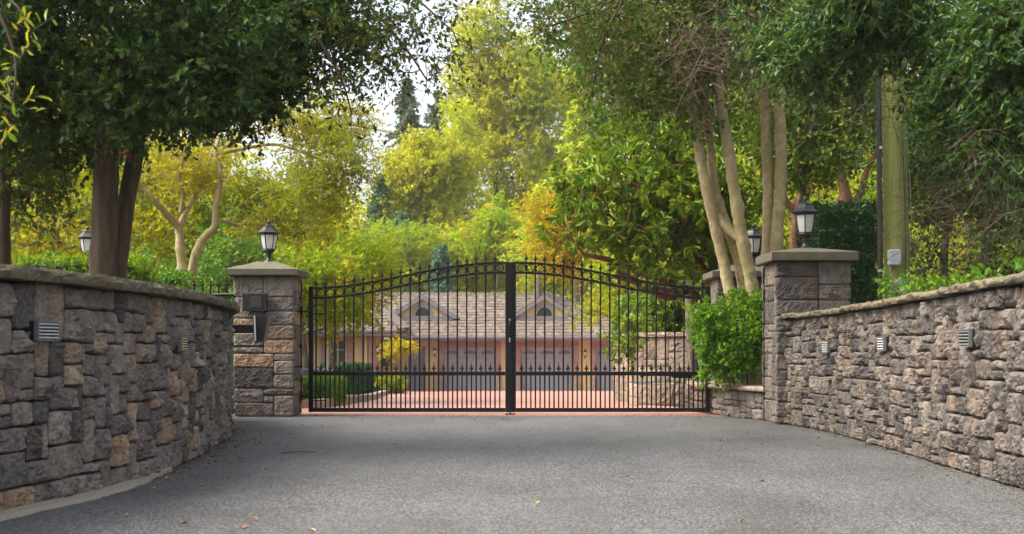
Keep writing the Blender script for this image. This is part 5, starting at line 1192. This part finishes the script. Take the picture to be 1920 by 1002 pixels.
def conifer(label, px, Y, topy, basey, half, lm, seed, name='conifer_tree', levels=26, per=9, needle=.35, up=-.15, cat='tree', ragged=.25):
    rng = np.random.default_rng(seed); x = gx(px, Y); zb = float(zground(np.array(x), np.array(Y))); z1 = gz(topy, Y); zl = gz(basey, Y); hw = half*Y/FPX
    t = thing(name, label, cat, (x, Y, zb), FAR)
    MB().tube([(x, Y, zb-.2), (x, Y, (zb+z1)/2), (x, Y, z1)], [.02*(z1-zb)+.05, .012*(z1-zb)+.03, .02], 8).build('trunk', M['bark_grey'], t, True)
    A, B = [], []
    for i in range(levels):
        f = (i+.5)/levels; z = zl+(z1-zl)*f
        for q in range(per):
            a = rng.uniform(0, 2*math.pi); L = hw*(1-f)**.85*rng.uniform(1-ragged*1.6, 1+ragged)+.15
            A.append((x, Y, z)); B.append((x+L*math.cos(a), Y+L*math.sin(a), z+up*L+rng.uniform(-.2, .2)))
    A, B = np.array(A), np.array(B); V, F = tri_tubes(A, B, np.full(len(A), .03), np.full(len(A), .008)); np_mesh('branch_sprays', V, F, M['bark_grey'], t)
    n = 46; T = rng.uniform(.15, 1.0, (len(A), n)); P = A[:, None]+(B-A)[:, None]*T[..., None]; D = unit(B-A)[:, None]
    ax = D*.7+rng.normal(size=P.shape)*.6; ax[..., 2] -= .15
    P = P.reshape(-1, 3)+rng.normal(size=(P.size//3, 3))*.06; ax = ax.reshape(-1, 3)
    V, F = leaves_np('kite', P, ax, np.array((0, 0, 1.0))+rng.normal(size=P.shape)*.6, needle*rng.uniform(.6, 1.3, len(P)), .8)
    np_mesh('crown', V, F, M[lm], t, smooth=False)
conifer('tall dark fir rising highest against the sky left of centre', 764, 120, 150, 470, 85, 'L_fir', 91, levels=30, needle=.42, up=-.3, ragged=.45)
conifer('dark ragged fir beside the tallest fir', 822, 125, 172, 470, 90, 'L_fir', 92, levels=26, needle=.42, up=-.25, ragged=.5)
conifer('dark fir behind the yellow green trees right of centre', 1085, 118, 60, 420, 70, 'L_fir', 93, levels=28, needle=.5, ragged=.4)
conifer('soft yellow green pine right of the tallest tree', 1085, 68, 190, 470, 85, 'L_pine', 94, 'pine_tree', 17, 8, .26, .18, ragged=.4)
conifer('second soft green pine lower down by the orange maple', 1010, 66, 350, 500, 60, 'L_pine', 95, 'pine_tree', 12, 8, .22, .15, ragged=.4)
conifer('blue spruce left of the yellow trees', 712, 78, 330, 560, 44, 'L_spruce', 96, 'spruce_tree', 24, 8, .22, -.1)
conifer('small blue spruce tip behind the roof', 752, 76, 400, 560, 40, 'L_spruce', 97, 'spruce_tree', 18, 8, .2, -.1)
conifer('little blue spruce just above the gate arch', 826, 70, 462, 580, 34, 'L_spruce', 98, 'spruce_tree', 14, 8, .18, -.1)
# the wood that closes the view
def woods(name, label, parts_, seed, mt, leaf=.4):
    rng = np.random.default_rng(seed); P = []
    for (x0, x1, y0, y1, h0, h1, n) in parts_:
        X = rng.uniform(x0, x1, n); Y = rng.uniform(y0, y1, n); top = (h0+(h1-h0)*(.5+.5*vnoise(np.stack([X*.09, Y*.09, X*0], -1), seed)))*(.8+.3*vnoise(np.stack([X*.35, Y*.35, X*0], -1), seed+1))
        Z = zground(X, Y)+top*rng.random(n)**.75; P.append(np.stack([X, Y, Z], -1))
    P = np.vstack(P); k = vnoise(P*.5, 5) > -.25; P = P[k]
    V, F = leaves_np('kite', P, rng.normal(size=P.shape), rng.normal(size=P.shape)+(0, 0, .7), leaf*rng.uniform(.6, 1.4, len(P)), 1.1)
    return tag(np_mesh(name, V, F, mt, smooth=False), label, 'woods', kind='stuff')
woods('far_woods', 'hazy yellow green wood closing the view behind the tall trees', [(-75, -14, 108, 145, 12, 20, 80000), (-14, 14, 112, 145, 3, 11, 45000), (6, 75, 108, 145, 13, 22, 80000)], 5, M['L_olive'], .55)
woods('side_woods', 'shaded green undergrowth and trees filling both sides beyond the gate', [(-40, -11, 38, 62, 5, 12, 90000), (13.5, 44, 36, 70, 5, 13, 90000)], 6, M['L_under'], .26)

# ------------------------------------------------------------------ air
hz = MB().box(-240, 240, -38, 330, -9, 60).build('haze', None if False else bpy.data.materials.new('haze_air')); tag(hz, kind='stuff')
hm = hz.data.materials[0]; hm.use_nodes = True; hm.node_tree.nodes.clear()
pv = hm.node_tree.nodes.new('ShaderNodeVolumePrincipled'); pv.inputs['Color'].default_value = (.96, .97, 1, 1); pv.inputs['Density'].default_value = HAZE
mo = hm.node_tree.nodes.new('ShaderNodeOutputMaterial'); hm.node_tree.links.new(pv.outputs[0], mo.inputs['Volume'])

# ------------------------------------------------------------------ fallen leaves on the asphalt
LMF = [plain('fallen_leaf_yellow', (.42, .28, .05), .6, var=.2), plain('fallen_leaf_orange', (.34, .12, .03), .6, var=.2), plain('fallen_leaf_brown', (.13, .07, .035), .7, var=.2)]
rng = np.random.default_rng(77); lm = []
for mi in range(3):
    for v in range(3):
        V, F = tmpl('leaf'); V = V.copy(); V[:, 2] *= rng.uniform(1.0, 3.2); V[:, 2] += V[:, 0]**2*rng.uniform(0, .3); V[:, 2] -= V[:, 2].min(); V[:, 0] -= .5
        V = V*np.array((1, rng.uniform(.8, 1.4), 1))
        me = bpy.data.meshes.new('fallen_leaf'); me.from_pydata(V.tolist(), [], F.tolist()); me.materials.append(LMF[mi]); lm.append(me)
FL = ['small yellow fallen leaf lying on the asphalt of the driveway', 'orange fallen leaf lying flat on the asphalt of the driveway', 'dry brown fallen leaf lying on the asphalt of the driveway']
def drop(x, y, mi, sz):
    o = bpy.data.objects.new('fallen_leaf', lm[mi*3+int(rng.integers(3))]); C.objects.link(o)
    o.location = (x, y, .006); o.scale = (sz*.78,)*3; o.rotation_euler = (rng.normal()*.15, rng.normal()*.15, rng.uniform(0, 6.28)); tag(o, FL[mi], 'leaf', ['yellow leaves on the asphalt', 'orange leaves on the asphalt', 'brown leaves on the asphalt'][mi])
def gpt(px, py): y = CAMZ*FPX/(py-HZ); return gx(px, y), y
for px, py, mi in ((840, 976, 1), (960, 942, 1), (1008, 944, 0), (460, 990, 1), (478, 976, 1), (585, 998, 0), (240, 968, 0), (510, 882, 0), (520, 884, 0), (496, 882, 0), (430, 904, 0), (640, 882, 1), (645, 901, 1), (1050, 836, 2), (910, 840, 1), (740, 834, 0), (1000, 995, 2), (1430, 905, 2), (1500, 948, 1), (1390, 980, 1), (1180, 870, 2), (1360, 826, 0), (1352, 828, 0), (1680, 985, 1), (345, 985, 1), (1260, 770 + 30, 2), (700, 800, 0), (846, 786, 0), (950, 788, 0), (1165, 812, 2), (720, 810, 0), (530, 866, 2)):
    x, y = gpt(px, py); drop(x, y, mi, rng.uniform(.035, .055))
for k in range(105):
    y = rng.uniform(7.5, 15.0); x = float(np.interp(y, LP.P[:, 1], LP.P[:, 0])) + .12 + rng.exponential(.28); drop(x, y, int(rng.choice([0, 0, 0, 1, 2])), rng.uniform(.03, .05))
for k in range(34):
    y = 15.2 + rng.normal()*.35; drop(rng.uniform(-2.6, 2.4), y, int(rng.choice([0, 0, 1, 2])), rng.uniform(.03, .05))
for k in range(16):
    y = rng.uniform(7, 14.5); drop(2.9-rng.exponential(.2), y, int(rng.choice([0, 1, 2])), rng.uniform(.03, .05))
P = []
for path, lo, hi, n in ((LP, 6.2, 14.6, 2600), (RP, 6.5, 14.2, 1500)):
    a = rng.uniform(0, path.L, n); x, y = path.map(a, .035+rng.exponential(.05, n)); k = (y > lo) & (y < hi); P.append(np.stack([x[k], y[k], np.full(k.sum(), .004)], -1))
x = rng.uniform(-2.6, 2.5, 500); P.append(np.stack([x, 15.72+rng.normal(size=500)*.06, np.full(500, .004)], -1))
P = np.vstack(P); V, F = leaves_np('leaf', P, rng.normal(size=P.shape)*(1, 1, .2), np.array((0, 0, 1.0))+rng.normal(size=P.shape)*.35, rng.uniform(.006, .022, len(P)))
lt = leaf_mat('crumbled_leaf_litter', [(.05, .035, .022), (.14, .09, .045), (.28, .19, .07), (.09, .07, .05)], .1, .8, .1)
tag(np_mesh('leaf_litter', V, F, lt, smooth=False), 'crumbs of dead leaves and grit gathered along the wall bases', 'litter', kind='stuff')
p0, p1 = gpt(528, 852), gpt(592, 850)
tag(MB().tube([(p0[0], p0[1], .008), ((p0[0]+p1[0])/2, (p0[1]+p1[1])/2+.03, .014), (p1[0], p1[1], .008)], [.005, .004, .003], 5).build('fallen_twig', M['twig']), 'thin brown twig lying on the asphalt near the left wall', 'twig')
